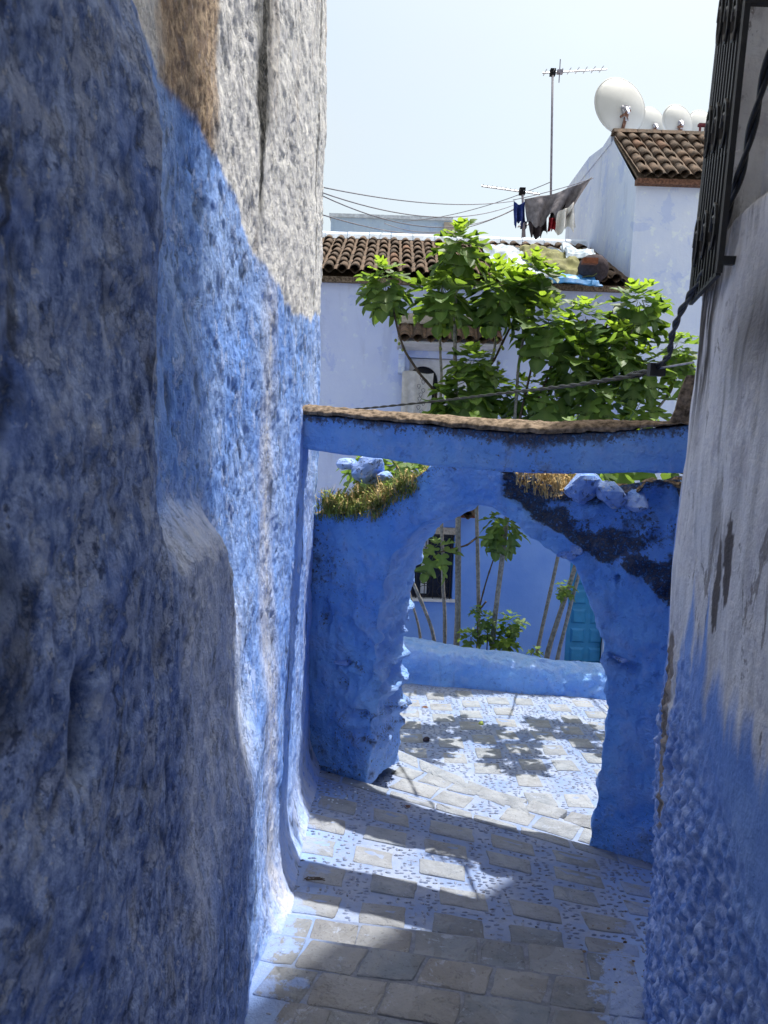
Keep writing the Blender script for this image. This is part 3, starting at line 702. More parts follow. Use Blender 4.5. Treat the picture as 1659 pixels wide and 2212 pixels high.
# broken chunk hanging in the right haunch
for i, (px, py, w, h) in enumerate(((1225, 1200, 24, 9), (1240, 1190, 14, 12), (740, 1432, 20, 7), (1340, 1425, 18, 5))):
    p = on_plane(px, py, A0, AN)-AN*.01; sc = p.y/FPX; Pp, F = rock(p+AN*.03, (w*sc, .06, h*sc), 140+i)
    part('chunk', mesh_np('chunk', Pp, F, mt['rock'], smooth=False), arch)

# weeds and straw growing on the top of the arch
def tufts(name, spots, mat, label, n, h0, h1, lean=.5):
    b = MB()
    for (u0, u1, z0, z1) in spots:
        for _ in range(n):
            t = random.random(); u_ = u0+(u1-u0)*t; zt = z0+(z1-z0)*t+random.uniform(-.06, .05)
            p = A0+Vector((.885, -.465, 0))*u_+AN*random.uniform(-.03, AT)+Vector((0, 0, zt))
            cl_ = float(vnoise(np.array([p.x, p.y, p.z]), 9.0, 31))
            if cl_ < random.uniform(-.7, -.1): continue
            h = random.uniform(h0, h1)*random.choice((.4, .7, 1, 1))*(.7+.9*max(0, cl_)); a = random.uniform(0, 6.28); l = random.uniform(.1, lean)*h
            tip = p+Vector((math.cos(a)*l, math.sin(a)*l-.3*l, h)); m_ = (p+tip)/2+Vector((0, 0, h*.12)); w = random.uniform(.002, .0045)
            s = Vector((math.cos(a+1.57), math.sin(a+1.57), 0))*w
            b.add([p-s, p+s, m_+s*.8, m_-s*.8, tip], [(0, 1, 2, 3), (3, 2, 4)])
            if random.random() < .35:
                for q in range(3):
                    c = m_+(tip-m_)*random.random(); d = Vector((random.uniform(-1, 1), random.uniform(-1, 1), random.uniform(-.3, 1)))*.018
                    e = d.cross(Vector((0, 0, 1))).normalized()*.006; b.add([c, c+d*.5+e, c+d, c+d*.5-e], [(0, 1, 2, 3)])
    return solo(name, b.mesh(name, mat), label, 'grass', kind='stuff')
def arch_uz(px, py):
    p = on_plane(px, py, A0, AN); return ((p-A0).dot(Vector((.885, -.465, 0))), p.z)
a_ = arch_uz(688, 1100); b_ = arch_uz(820, 1100); c_ = arch_uz(900, 1045); d_ = arch_uz(960, 1018)
tufts('weeds', [(a_[0], b_[0], a_[1]-.03, b_[1]-.02), (a_[0], b_[0], a_[1]+.01, b_[1]+.0), (b_[0]-.03, c_[0], b_[1], c_[1])], mt['grass'], 'green weeds and grass sprouting on the left shoulder of the archway', 2200, .03, .11, 1.1)
tufts('dry_weeds', [(a_[0], b_[0], a_[1], b_[1]), (b_[0]-.05, c_[0], b_[1]-.02, c_[1])], mt['straw'], 'straw coloured dry grass among the weeds on the left shoulder of the archway', 1300, .03, .13, 1.1)
e_ = arch_uz(1120, 1030); f_ = arch_uz(1215, 1055)
tufts('straw', [(e_[0], f_[0], e_[1]-.02, f_[1]-.02)], mt['straw'], 'matted dry straw beside the white stones on top of the archway', 900, .03, .09, .9)
# soil and stones heaped on the left shoulder
em = MB(); heap = []
nu, nw = 40, 16; U_ = np.linspace(a_[0]-.02, c_[0]+.1, nu); W_ = np.linspace(.02, AT-.02, nw)
Ug_, Wg_ = np.meshgrid(U_, W_, indexing='ij'); base_z = np.interp(Ug_, [a_[0], b_[0], c_[0], c_[0]+.2], [a_[1], b_[1], c_[1], d_[1]])
Hp = np.array(A0)+np.stack([.885*Ug_, -.465*Ug_, 0*Ug_], -1)+np.array(AN)*Wg_[..., None]
Hp[..., 2] = base_z-.08+.05*np.sin(np.pi*np.clip(Wg_/AT, 0, 1))+.03*fbm(Hp, (9, 9, 9), 3, .5, 7)
part('soil_cap', mesh_np('soil_cap', Hp, grid_faces(nu, nw), mt['earth']), arch)
for i, (px, py, w, h) in enumerate(((748, 1006, 36, 30), (700, 998, 20, 13), (786, 1024, 16, 10))):
    p = on_plane(px, py+8, A0, AN)+AN*.28; sc = p.y/FPX; Pp, F = rock(p, (w*sc, .10, h*sc), 160+i)
    part('stone', mesh_np('stone', Pp, F, mt['rock'], smooth=False), arch)

# ------------------------------------------------------------------ beam propping the two houses apart
BA, BN = Vector((-.430, 3.94, 0)), Vector((.325, .946, 0)).normalized(); BT = .27
topb = [(630, 890), (655, 893), (760, 903), (900, 914), (1000, 925), (1100, 933), (1200, 936), (1300, 934), (1400, 926), (1465, 918), (1510, 914)]
botb = [(630, 966), (655, 970), (760, 985), (900, 1003), (1000, 1013), (1100, 1020), (1200, 1022), (1300, 1023), (1400, 1022), (1465, 1022), (1510, 1022)]
TB = resample(np.array([on_plane(a, b, BA, BN) for a, b in topb]), np.linspace(0, 10, 200), 4)
BB = resample(np.array([on_plane(a, b, BA, BN) for a, b in botb]), np.linspace(0, 10, 200), 4)
bn = np.array(BN); k1 = np.linspace(0, 1, 26)[None, :, None]; k2 = np.linspace(0, 1, 14)[1:-1][None, :, None]
fr_ = TB[:, None]*(1-k1)+BB[:, None]*k1; bt_ = BB[:, None]+bn*BT*k2; bk_ = BB[:, None]*(1-k1)+TB[:, None]*k1+bn*BT; tp_ = TB[:, None]+bn*BT*(1-k2)
P = np.concatenate([fr_, bt_, bk_, tp_], 1)
for _ in range(2): P = .5*P+.25*np.roll(P, 1, 1)+.25*np.roll(P, -1, 1)
Nn = grid_normals(P, True)
if Nn[:, 5:20, 1].mean() > 0: Nn = -Nn
P = P+Nn*(.008*fbm(P, (4, 4, 8), 3, .5, 91)+.004*fbm(P, (20, 20, 20), 3, .5, 92))[..., None]
hrel = (P[..., 2]-BB[:, None, 2])/(TB[:, None, 2]-BB[:, None, 2]); uu = np.linspace(0, 1, 200)[:, None]+0*hrel
dirt = .80*sst(.5, 1.0, hrel)+.42*np.clip(1-np.abs(uu-.56)/.2, 0, 1)+.15*sst(.12, 0, hrel)
beam = thing('prop_beam', 'blue plastered masonry strut spanning the alley above the archway, topped with crumbling earth', 'beam', (.5, 4.2, 1.6))
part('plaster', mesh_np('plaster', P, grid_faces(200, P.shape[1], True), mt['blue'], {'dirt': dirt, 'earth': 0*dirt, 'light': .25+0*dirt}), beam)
copz = [(630, 872), (655, 874), (760, 884), (900, 893), (1000, 901), (1100, 908), (1200, 910), (1300, 908), (1400, 909), (1450, 910), (1510, 905)]
CT = resample(np.array([on_plane(a, b, BA+BN*.06, BN) for a, b in copz]), np.linspace(0, 10, 240), 3)
TBc = resample(np.array([on_plane(a, b, BA, BN) for a, b in topb]), np.linspace(0, 10, 240), 3)
prof = [(-.012, -.012), (-.016, .35), (.02, .8), (.08, 1.0), (.17, 1.02), (.26, .75), (.285, 0), (.27, -.02)]
pr = resample(np.array([(a, b, 0) for a, b in prof]), np.linspace(0, 7, 30), 1)
Hh = (CT[:, 2]-TBc[:, 2])
P = TBc[:, None]+bn*pr[None, :, 0, None]+np.array([0, 0, 1.])*(Hh[:, None]*pr[None, :, 1])[..., None]
P[..., 2] += .010*fbm(P, (8, 8, 8), 3, .6, 95)+.007*fbm(P, (30, 30, 30), 3, .6, 96); P = P+bn*(.012*fbm(P, (14, 14, 14), 3, .6, 97))[..., None]
part('coping', mesh_np('coping', P, grid_faces(240, 30), mt['earth']), beam)
# a stub of bare rubble masonry rising at the right end
stub = [on_plane(a, b, BA, BN) for a, b in ((1445, 912), (1462, 880), (1472, 840), (1484, 812), (1520, 812), (1520, 915))]
Sp = []; 
for i in range(40):
    t = i/39; y = 915-105*t; xl = np.interp(y, [812, 840, 880, 905, 915], [1484, 1472, 1462, 1450, 1440])
    for j in range(16):
        p = on_plane(xl+(1525-xl)*j/15, y, BA, BN); Sp.append(p)
Sp = np.array(Sp).reshape(40, 16, 3); Sp = np.concatenate([Sp, Sp[:, ::-1]+bn*.28], 1)
Sp = Sp+np.array([-.2, -1, .3])*(.018*fbm(Sp, (12, 12, 12), 4, .6, 99))[..., None]
part('rubble_stub', mesh_np('rubble_stub', Sp, grid_faces(40, 32, True), mt['earth']), beam)

# ------------------------------------------------------------------ low wall on the far side of the path
nL = 260; xs = np.linspace(-3.2, 4.6, nL); prof = [(-.05, -.35), (-.02, .0), (0, .14), (.015, .25), (.05, .31), (.14, .345), (.28, .35), (.38, .33), (.44, .26), (.46, 0), (.47, -.4)]
pr = resample(np.array([(a, b, 0) for a, b in prof]), np.linspace(0, 10, 60), 2)
hs = np.interp(xs, [-3, 0, .9, 2.2, 4.6], [1.25, 1.22, 1.02, .80, .7])
P = np.stack([xs[:, None]+0*pr[None, :, 0], NW(xs)[:, None]+pr[None, :, 0], -.74+hs[:, None]*pr[None, :, 1]], -1)
d1 = fbm(P, (2.2, 2.2, 3), 3, .5, 101); d2 = fbm(P, (8, 8, 9), 3, .55, 102); 
d3 = fbm(P, (24, 24, 24), 3, .6, 103); P[..., 1] -= .06*d1+.035*d2+.012*d3; P[..., 2] += (.055*d1+.035*d2+.012*d3)*sst(-.74, -.5, P[..., 2])
hh = (P[..., 2]+.74)
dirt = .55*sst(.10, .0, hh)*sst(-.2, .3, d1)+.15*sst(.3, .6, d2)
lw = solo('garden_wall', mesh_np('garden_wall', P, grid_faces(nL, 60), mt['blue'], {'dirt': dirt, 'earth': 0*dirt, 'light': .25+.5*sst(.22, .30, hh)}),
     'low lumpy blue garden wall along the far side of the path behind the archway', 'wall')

# ------------------------------------------------------------------ houses beyond
YH = 11.0
def px_x(px, Y): return (px-829.5)/FPX*Y
def wall_open(b, x0, x1, z0, z1, y0, y1, holes):
    xs = sorted({x0, x1, *[h[0] for h in holes], *[h[1] for h in holes]}); zs_ = sorted({z0, z1, *[h[2] for h in holes], *[h[3] for h in holes]})
    for i in range(len(xs)-1):
        for j in range(len(zs_)-1):
            cx, cz = (xs[i]+xs[i+1])/2, (zs_[j]+zs_[j+1])/2
            if any(h[0] < cx < h[1] and h[2] < cz < h[3] for h in holes): continue
            b.add([(xs[i], y0, zs_[j]), (xs[i+1], y0, zs_[j]), (xs[i+1], y0, zs_[j+1]), (xs[i], y0, zs_[j+1])], [(0, 1, 2, 3)])
    for h in holes:
        a, c, d, e = h
        b.add([(a, y0, d), (c, y0, d), (c, y0, e), (a, y0, e), (a, y1, d), (c, y1, d), (c, y1, e), (a, y1, e)], [(0, 4, 5, 1), (1, 5, 6, 2), (2, 6, 7, 3), (3, 7, 4, 0)])
    b.add([(x0, y0, z1), (x1, y0, z1), (x1, y1, z1), (x0, y1, z1), (x0, y1, z0), (x1, y1, z0), (x0, y0, z0), (x1, y0, z0)], [(0, 1, 2, 3), (4, 3, 2, 5), (6, 0, 3, 4), (7, 5, 2, 1)])
    return b
tile_me = {}
def tile_mesh(L, w0, w1, rise, var):
    key = (L, w0, w1, rise, var)
    if key in tile_me: return tile_me[key]
    n = 8; V = []; F = []; rs = random.Random(var)
    for row_, (y, w) in enumerate(((0, w0), (L*.5, (w0+w1)/2), (L, w1))):
        for k in range(n+1):
            a = math.pi*k/n; V.append((-math.cos(a)*w/2, y, math.sin(a)*rise*(w/w0)+rs.uniform(-.003, .003)))
        for k in range(n+1):
            a = math.pi*k/n; V.append((-math.cos(a)*(w/2-.012), y, math.sin(a)*(rise*(w/w0)-.012)))
    m = 2*(n+1)
    for r_ in range(2):
        for k in range(n):
            F.append((r_*m+k, r_*m+k+1, (r_+1)*m+k+1, (r_+1)*m+k)); F.append((r_*m+n+1+k, (r_+1)*m+n+1+k, (r_+1)*m+n+2+k, r_*m+n+2+k))
        F.append((r_*m, (r_+1)*m, (r_+1)*m+n+1, r_*m+n+1)); F.append((r_*m+n, r_*m+2*n+1, (r_+1)*m+2*n+1, (r_+1)*m+n))
    for r_ in (0, 2):
        for k in range(n): F.append((r_*m+k, r_*m+n+1+k, r_*m+n+2+k, r_*m+k+1))
    b = MB(); b.add(V, F); tile_me[key] = b.mesh('roof_tile', mt['tile'], True); return tile_me[key]
def tile_roof(parent, x0, x1, y0, z0, y1, z1, sp, expo, name='roof_tile', L=None, w=None):
    sl_ = math.hypot(y1-y0, z1-z0); ang = math.atan2(z1-z0, y1-y0); ncol = int((x1-x0)/sp); nrow = max(1, int(round(sl_/expo)))
    L = L or expo*1.22; w = w or sp*.80
    # channel tiles between the barrels, bedded in one sheet
    nx = ncol*8+1; ch = []; 
    for i in range(nx):
        x = x0+(x1-x0)*i/(nx-1); q = math.cos(2*math.pi*(x-x0)/sp)
        for j in range(nrow*2+1):
            t = j/(nrow*2); ch.append((x, y0+(y1-y0)*t-.03*(1-t), z0+(z1-z0)*t+.03*q+.012*((nrow*t) % 1)))
    part('channel_tiles', mesh_np('channel_tiles', ch, grid_faces(nx, nrow*2+1), mt['tile']), parent, kind='stuff')
    for i in range(ncol):
        for j in range(nrow):
            s = j*expo-.03; x = x0+(i+.5)*sp+random.uniform(-.008, .008)
            o = part(name, tile_mesh(L, w, w*.78, w*.46, random.randrange(4)), parent, (x, y0+math.cos(ang)*s, z0+math.sin(ang)*s+.035+random.uniform(-.006, .008)))
            o.rotation_euler = (ang-.05+random.uniform(-.02, .02), random.uniform(-.04, .04), random.uniform(-.05, .05))

# --- the house on the left
lh = thing('tiled_house', 'pale blue two storey house with a tiled roof and shuttered windows behind the fig trees', 'house', (1, 12, -2.26))
ez, ridge_y, ridge_z = at(830, 590, 10.85).z, 13.2, at(830, 519, 13.2).z
xl, xr = -2.2, 3.27
uw = (px_x(873, YH), px_x(1063, YH), at(900, 1010, YH).z, at(900, 772, YH).z)
lwn = (px_x(862, YH), px_x(986, YH), at(900, 1292, YH).z, at(900, 1152, YH).z)
dr = (px_x(1242, YH), px_x(1242, YH)+.92, -2.0, at(1260, 1150, YH).z)
b = MB(); wall_open(b, xl, xr, -2.25, ez-.06, YH, YH+.35, [uw, lwn, dr])
part('wall', b.mesh('wall', mt['house']), lh)
b = MB(); b.box((xl, YH+.36, -2.25), (xr, 16, ez-.05)); part('core', b.mesh('core', mt['dark']), lh)
roof = MB(); roof.prism([(xl, 10.9, ez-.08), (xl, ridge_y, ridge_z-.08), (xl, 16, ez-.08)], (xr-xl, 0, 0))
roof_o = part('roof', roof.mesh('roof', mt['earth']), lh)
tile_roof(roof_o, xl, xr, 10.82, ez, ridge_y, ridge_z, .178, .36)
nb = int((xr-xl)/.36)
for i in range(nb):
    x = xl+i*.36; b = MB(); zc = ridge_z+.07+random.uniform(-.01, .01)
    b.prism([(x+.005, ridge_y-.13, zc-.08), (x+.005, ridge_y-.09, zc), (x+.005, ridge_y, zc+.05), (x+.005, ridge_y+.09, zc), (x+.005, ridge_y+.13, zc-.08)], (.345, 0, 0))
    part('ridge_cap', b.mesh('ridge_cap', mt['cap']), roof_o)
b = MB(); b.box((xl, 10.90, ez-.13), (xr, 10.99, ez-.055)); part('eave_course', b.mesh('eave_course', mt['earth']), lh)
# upper window: white surround with two dark arched lights, tiled hood on two brackets
wx0, wx1, wz0, wz1 = uw
fr = MB(); c1 = (px_x(903, YH), at(903, 815, YH).z); rr = .215
def arched_panel(b, x0, x1, z0, z1, y, cx, cz, r, th):
    n = 16; arc = [(cx-r*math.cos(math.pi*k/n), cz+r*math.sin(math.pi*k/n)) for k in range(n+1)]
    outer_ = [(x0+(x1-x0)*k/n, z1) for k in range(n+1)]
    for k in range(n):
        a, c = arc[k], arc[k+1]; d, e = outer_[k], outer_[k+1]
        b.add([(a[0], y, a[1]), (c[0], y, c[1]), (e[0], y, e[1]), (d[0], y, d[1])], [(0, 1, 2, 3)])
        b.add([(a[0], y, a[1]), (c[0], y, c[1]), (c[0], y+th, c[1]), (a[0], y+th, a[1])], [(0, 3, 2, 1)])
    b.add([(x0, y, z0), (cx-r, y, z0), (cx-r, y, cz), (x0, y, cz), (x0, y, z1)], [(0, 1, 2, 3), (3, 2, 4)] if False else [(0, 1, 2, 3)])
    b.add([(cx+r, y, z0), (x1, y, z0), (x1, y, cz), (cx+r, y, cz)], [(0, 1, 2, 3)])
    b.add([(x0, y, cz), (cx-r, y, cz), (x0, y, z1)], [(0, 1, 2)]); b.add([(x1, y, cz), (x1, y, z1), (cx+r, y, cz)], [(0, 1, 2)])
xm = (wx0+wx1)/2
arched_panel(fr, wx0+.01, xm-.0, wz0, wz1-.01, YH+.10, c1[0], c1[1]-.05, rr, .12)
arched_panel(fr, xm, wx1-.01, wz0, wz1-.01, YH+.10, xm+(xm-c1[0])*.95+.02, c1[1]-.05, rr, .12)
win = part('window', fr.mesh('window', mt['white']), lh)
b = MB(); b.box((wx0, YH+.30, wz0), (wx1, YH+.34, wz1)); part('pane', b.mesh('pane', mt['glass']), win)
hx0, hx1 = px_x(846, 10.7), px_x(1066, 10.7); hz = at(950, 738, 10.65).z; hz1 = at(950, 712, 10.99).z
b = MB(); b.prism([(hx0, YH-.01, hz-.10), (hx0, YH-.34, hz-.03), (hx0, YH-.34, hz-.005), (hx0, YH-.01, hz1+.02)], (hx1-hx0, 0, 0))
hood = part('window_hood', b.mesh('window_hood', mt['white']), lh)
tile_roof(hood, hx0, hx1, YH-.37, hz+.01, YH-.02, hz1+.05, (hx1-hx0)/8.001, .40, L=.40, w=.155)
b = MB(); b.box((hx0-.02, YH-.10, hz1+.06), (hx1+.02, YH-.001, hz1+.20)); part('plaster_fillet', b.mesh('plaster_fillet', mt['beige']), hood)
for x in (hx0+.02, hx1-.12):
    b = MB(); b.prism([(x, YH-.001, hz-.10), (x, YH-.22, hz-.10), (x, YH-.22, hz-.17), (x, YH-.12, hz-.24), (x, YH-.11, hz-.33), (x, YH-.05, hz-.42), (x, YH-.001, hz-.44)], (.09, 0, 0))
    part('bracket', b.mesh('bracket', mt['house2']), hood)
# lower window: barred, with white lintel and sill
wx0, wx1, wz0, wz1 = lwn
b = MB(); b.box((wx0+.01, YH+.12, wz0), (wx1-.01, YH+.14, wz1)); win = part('window', b.mesh('window', mt['glass']), lh)
b = MB(); b.box((.575, YH+.105, wz0+.05), (.665, YH+.118, wz1-.05)); part('shutter_stile', b.mesh('shutter_stile', mt['white']), win)
b = MB(); b.box((wx0-.05, YH-.05, wz0-.035), (wx1+.05, YH+.1, wz0+.004)); part('sill', b.mesh('sill', mt['white']), win)
b = MB(); b.box((wx0-.05, YH-.03, wz1+.002), (wx1+.05, YH+.1, wz1+.10)); part('lintel', b.mesh('lintel', mt['beige']), win)
gr = MB(); 
for k in range(2): gr.box((wx0+.01, YH-.012, (wz0+.02, wz1-.03)[k]), (wx1-.01, YH+.002, (wz0+.035, wz1-.015)[k]))
grl = part('grille', gr.mesh('grille', mt['iron']), lh)
for k in range(7):
    x = wx0+.04+(wx1-wx0-.08)*k/6; b = MB(); b.box((x-.006, YH-.016, wz0), (x+.006, YH-.004, wz1)); part('bar', b.mesh('bar', mt['iron']), grl)
for k in range(5):
    for q in range(3):
        cx_ = wx0+.15+(wx1-wx0-.3)*q/2; cz_ = wz0+.12+(wz1-wz0-.24)*k/4
        b = MB(); b.tube([Vector((cx_+.08*math.cos(t), YH-.012, cz_+.08*math.sin(t))) for t in np.linspace(0, 6.28, 13)], .006, 4, False); part('scroll', b.mesh('scroll', mt['iron']), grl)
# hood of broken terracotta above the lower window
b = MB(); b.box((px_x(950, 10.7), YH-.3, at(985, 1118, 10.7).z), (px_x(1030, 10.7), YH-.002, at(985, 1112, 10.7).z)); hood2 = part('lower_hood', b.mesh('lower_hood', mt['brick']), lh)
tile_roof(hood2, px_x(945, 10.7), px_x(1030, 10.7), YH-.36, at(985, 1116, 10.65).z, YH-.02, at(985, 1092, 10.98).z, .17, .4, L=.42, w=.16)
# teal door with raised panels
dx0, dx1, dz0, dz1 = dr
b = MB(); b.box((dx0+.004, YH+.06, dz0), (dx1-.004, YH+.11, dz1)); door = part('door', b.mesh('door', mt['teal']), lh)
for i in range(3):
    for j in range(9):
        x = dx0+.08+i*.275; z = dz0+.12+j*.29
        if z+.22 > dz1: continue
        b = MB(); o_ = .04 if (i+j) % 2 else 0
        b.add([(x, YH+.059, z), (x+.21, YH+.059, z), (x+.21, YH+.059, z+.22), (x, YH+.059, z+.22), (x+.03, YH+.035, z+.03), (x+.18, YH+.035, z+.03), (x+.18, YH+.035, z+.19), (x+.03, YH+.035, z+.19)],
              [(0, 1, 5, 4), (1, 2, 6, 5), (2, 3, 7, 6), (3, 0, 4, 7), (4, 5, 6, 7)])
        part('door_panel', b.mesh('door_panel', mt['teal']), door)
# white lace cloth hung out of the upper window
cx0, cx1 = px_x(858, YH-.06), px_x(925, YH-.06); cz1, cz0 = at(880, 803, YH-.06).z, at(880, 905, YH-.06).z
n, m_ = 30, 24; U_, W_ = np.meshgrid(np.linspace(0, 1, n), np.linspace(0, 1, m_), indexing='ij')
Cl = np.stack([cx0+(cx1-cx0)*U_*(1-.08*W_), YH-.06-.02*np.sin(U_*19)*(.4+W_)-.03*W_, cz1-(cz1-cz0)*W_+.02*np.sin(U_*6)*(1-W_)], -1)
Cl = np.concatenate([Cl, Cl[:, ::-1]+np.array([0, .008, 0])], 1)
cur = solo('lace_cloth', mesh_np('lace_cloth', Cl, grid_faces(n, 2*m_, True), mt['lace']), 'white embroidered lace cloth hanging from the upper window', 'cloth')
b = MB()
for k in range(9):
    z = cz1-.08-(cz1-cz0)*.09*k; x = cx0+(cx1-cx0)*(.62+.08*math.sin(k*2.4))
    b.tube([Vector((x+.022*math.cos(t)*(1+.4*math.sin(3*t)), YH-.115-.004*k, z+.03*math.sin(t))) for t in np.linspace(0, 6.28, 11)], .004, 4, False)
part('embroidery', b.mesh('embroidery', mt['print']), cur)

# --- the taller house on the right
rh = thing('gabled_house', 'tall pale blue house with a steep tiled roof carrying satellite dishes', 'house', (4.5, 12, -2.26))
x2 = 3.27; e2 = at(1340, 380, 10.85).z; ry2 = 12.2; rz2 = at(1290, 291, 12.2).z
b = MB(); b.add([(x2, 10.92, -2.25), (8, 10.92, -2.25), (8, 10.92, e2), (x2, 10.92, e2), (x2, ry2, rz2-.06), (x2, 15.2, rz2-.05), (x2, 15.2, -2.25), (8, 15.2, rz2-.05), (8, ry2, rz2-.06), (8, 15.2, -2.25)],
    [(0, 1, 2, 3), (0, 3, 4, 5, 6), (5, 7, 9, 6), (4, 8, 7, 5), (1, 9, 7, 8, 2), (3, 2, 8, 4)])
part('wall', b.mesh('wall', mt['house2']), rh)
b = MB(); b.prism([(x2-.02, 12.3, rz2-.08), (x2-.02, 15.25, rz2-.08), (x2-.02, 15.25, rz2+.10), (x2-.02, 13.6, rz2+.14), (x2-.02, 12.75, rz2+.02), (x2-.02, 12.3, rz2+.06)], (.22, 0, 0)); part('parapet', b.mesh('parapet', mt['house2']), rh)
b = MB(); b.box((x2-.02, 10.80, e2-.10), (8, 10.93, e2-.03)); part('eave_course', b.mesh('eave_course', mt['rust']), rh)
b = MB(); b.prism([(x2+.0, 10.82, e2-.03), (x2+.0, ry2, rz2-.03), (x2+.0, ry2, rz2-.08), (x2, 10.9, e2-.08)], (4.7, 0, 0)); roof2 = part('roof', b.mesh('roof', mt['earth']), rh)
tile_roof(roof2, x2-.03, x2+2.4, 10.78, e2+.0, ry2, rz2, .176, .34)
for i in range(7):
    b = MB(); x = x2-.03+i*.36; b.prism([(x, ry2-.10, rz2+.02), (x, ry2-.05, rz2+.085), (x, ry2+.05, rz2+.085), (x, ry2+.10, rz2+.02)], (.35, 0, 0)); part('ridge_tile', b.mesh('ridge_tile', mt['tile']), roof2)

# --- the block far behind
bp0, bp1 = at(715, 465, 24), at(975, 474, 24)
b = MB(); b.box((bp0.x, 24, -2.25), (bp1.x, 30, bp0.z-.05)); fh = thing('far_house', 'plain sky blue flat topped house seen above the tiled ridge', 'house', ((bp0.x+bp1.x)/2, 27, -2.25))
part('wall', b.mesh('wall', mt['house3']), fh)
b = MB(); b.box((bp0.x-.05, 23.93, bp0.z-.05), (bp1.x+.05, 30.05, bp0.z+.05)); part('parapet_cap', b.mesh('parapet_cap', mt['cap']), fh)
p = at(978, 480, 23.8); b = MB(); b.box((p.x-.25, 23.8, -2.25), (p.x+.12, 25, p.z)); part('chimney_pier', b.mesh('chimney_pier', mt['beige']), fh)

# ------------------------------------------------------------------ satellite dishes
def dish(px, py, rx, Y, label, rot=.25, tilt=.45, hgt=1.08):
    c = at(px, py, Y); r = rx*Y/FPX; b = MB(); n, m_ = 32, 7
    t = thing('satellite_dish', label, 'satellite dish', (c.x, c.y, c.z-r*1.15), 'satellite dishes on the tall roof')
    M3 = Matrix.Rotation(rot, 3, 'Z') @ Matrix.Rotation(-tilt*.5, 3, 'X')
    V = []; 
    for i in range(m_+1):
        q = i/m_
        for k in range(n): a = 2*math.pi*k/n; V.append((r*q*math.cos(a), .26*r*(q*q-1)+.0, r*q*math.sin(a)*hgt))
    V2_ = V+[(x*.995, y+.012, z*.995) for x, y, z in V]; N_ = len(V); F = []
    for i in range(m_):
        for k in range(n):
            a, b2, c2, d2 = i*n+k, i*n+(k+1) % n, (i+1)*n+(k+1) % n, (i+1)*n+k
            F += [(a, b2, c2, d2), (N_+d2, N_+c2, N_+b2, N_+a)]
    F += [(m_*n+k, m_*n+(k+1) % n, N_+m_*n+(k+1) % n, N_+m_*n+k) for k in range(n)]
    b.add([M3 @ Vector(v)+c for v in V2_], F); part('reflector', b.mesh('reflector', mt['dish'], True), t)
    rim = MB(); rim.tube([M3 @ Vector((r*1.0*math.cos(a), .006, r*math.sin(a)*hgt))+c for a in np.linspace(0, 2*math.pi, 33)], .012, 5, False); part('rim', rim.mesh('rim', mt['dish'], True), t)
    W = lambda x, y, z: M3 @ Vector((x*r, y*r, z*r))+c
    mb = MB(); mb.tube([W(-.16, -.34, -.25), W(.16, -.34, -.25)], .022, 5); mb.tube([W(0, -.33, -.2), W(.0, -.5, -.55)], .022, 5)
    mb.tube([W(-.12, -.3, -.2), W(-.02, -.36, -.75)], .016, 5); mb.tube([W(.12, -.3, -.2), W(.06, -.36, -.75)], .016, 5)
    mb.box(tuple(W(-.10, -.36, -.32)), tuple(W(.10, -.28, -.18))); part('mount', mb.mesh('mount', mt['alu']), t)
    m2 = MB(); base_ = Vector((c.x, c.y-.3*r, c.z-r*1.15)); m2.tube([base_, W(0, -.42, -.45)], .028, 6); m2.box((base_.x-.12, base_.y-.1, base_.z-.03), (base_.x+.12, base_.y+.1, base_.z+.03))
    m2.tube([W(-.22, -.3, -.62), W(.1, -.45, -.42)], .02, 5); part('mast', m2.mesh('mast', mt['rust']), t)
    lm = MB(); lm.tube([W(0, -.05, -.9*hgt), W(0, .75, -.25)], .014, 5); lm.tube([W(0, .72, -.27), W(0, .88, -.13)], .035, 6); part('feed_arm', lm.mesh('feed_arm', mt['alu']), t)
    return t
dish(1340, 230, 57, 13.1, 'largest satellite dish, at the left end of the tiled ridge', .25)
dish(1408, 268, 34, 15.2, 'satellite dish half hidden behind the largest dish', .3)
dish(1464, 262, 33, 13.2, 'smaller white satellite dish with its bracket showing, second in front on the ridge', .2)
dish(1518, 282, 40, 15.0, 'satellite dish at the right, cut by the iron window cage', .25)
p = at(1500, 296, 13.4)
b = MB(); b.box((p.x, 13.4, p.z-.1), (p.x+.7, 13.9, p.z+.05)); b2 = thing('rooftop_crate', 'dark red crate behind the ridge at the right edge of the roof', 'crate', (p.x+.3, 13.6, p.z-.1))
part('cover', b.mesh('cover', mt['black']), b2)
b = MB()
for k in range(6): b.box((p.x+.1+k*.09, 13.45, p.z+.05), (p.x+.12+k*.09, 13.5, p.z+.22))
b.box((p.x+.08, 13.44, p.z+.20), (p.x+.62, 13.52, p.z+.24)); b.box((p.x+.08, 13.44, p.z+.05), (p.x+.62, 13.52, p.z+.08)); part('slat_frame', b.mesh('slat_frame', mt['maroon']), b2)

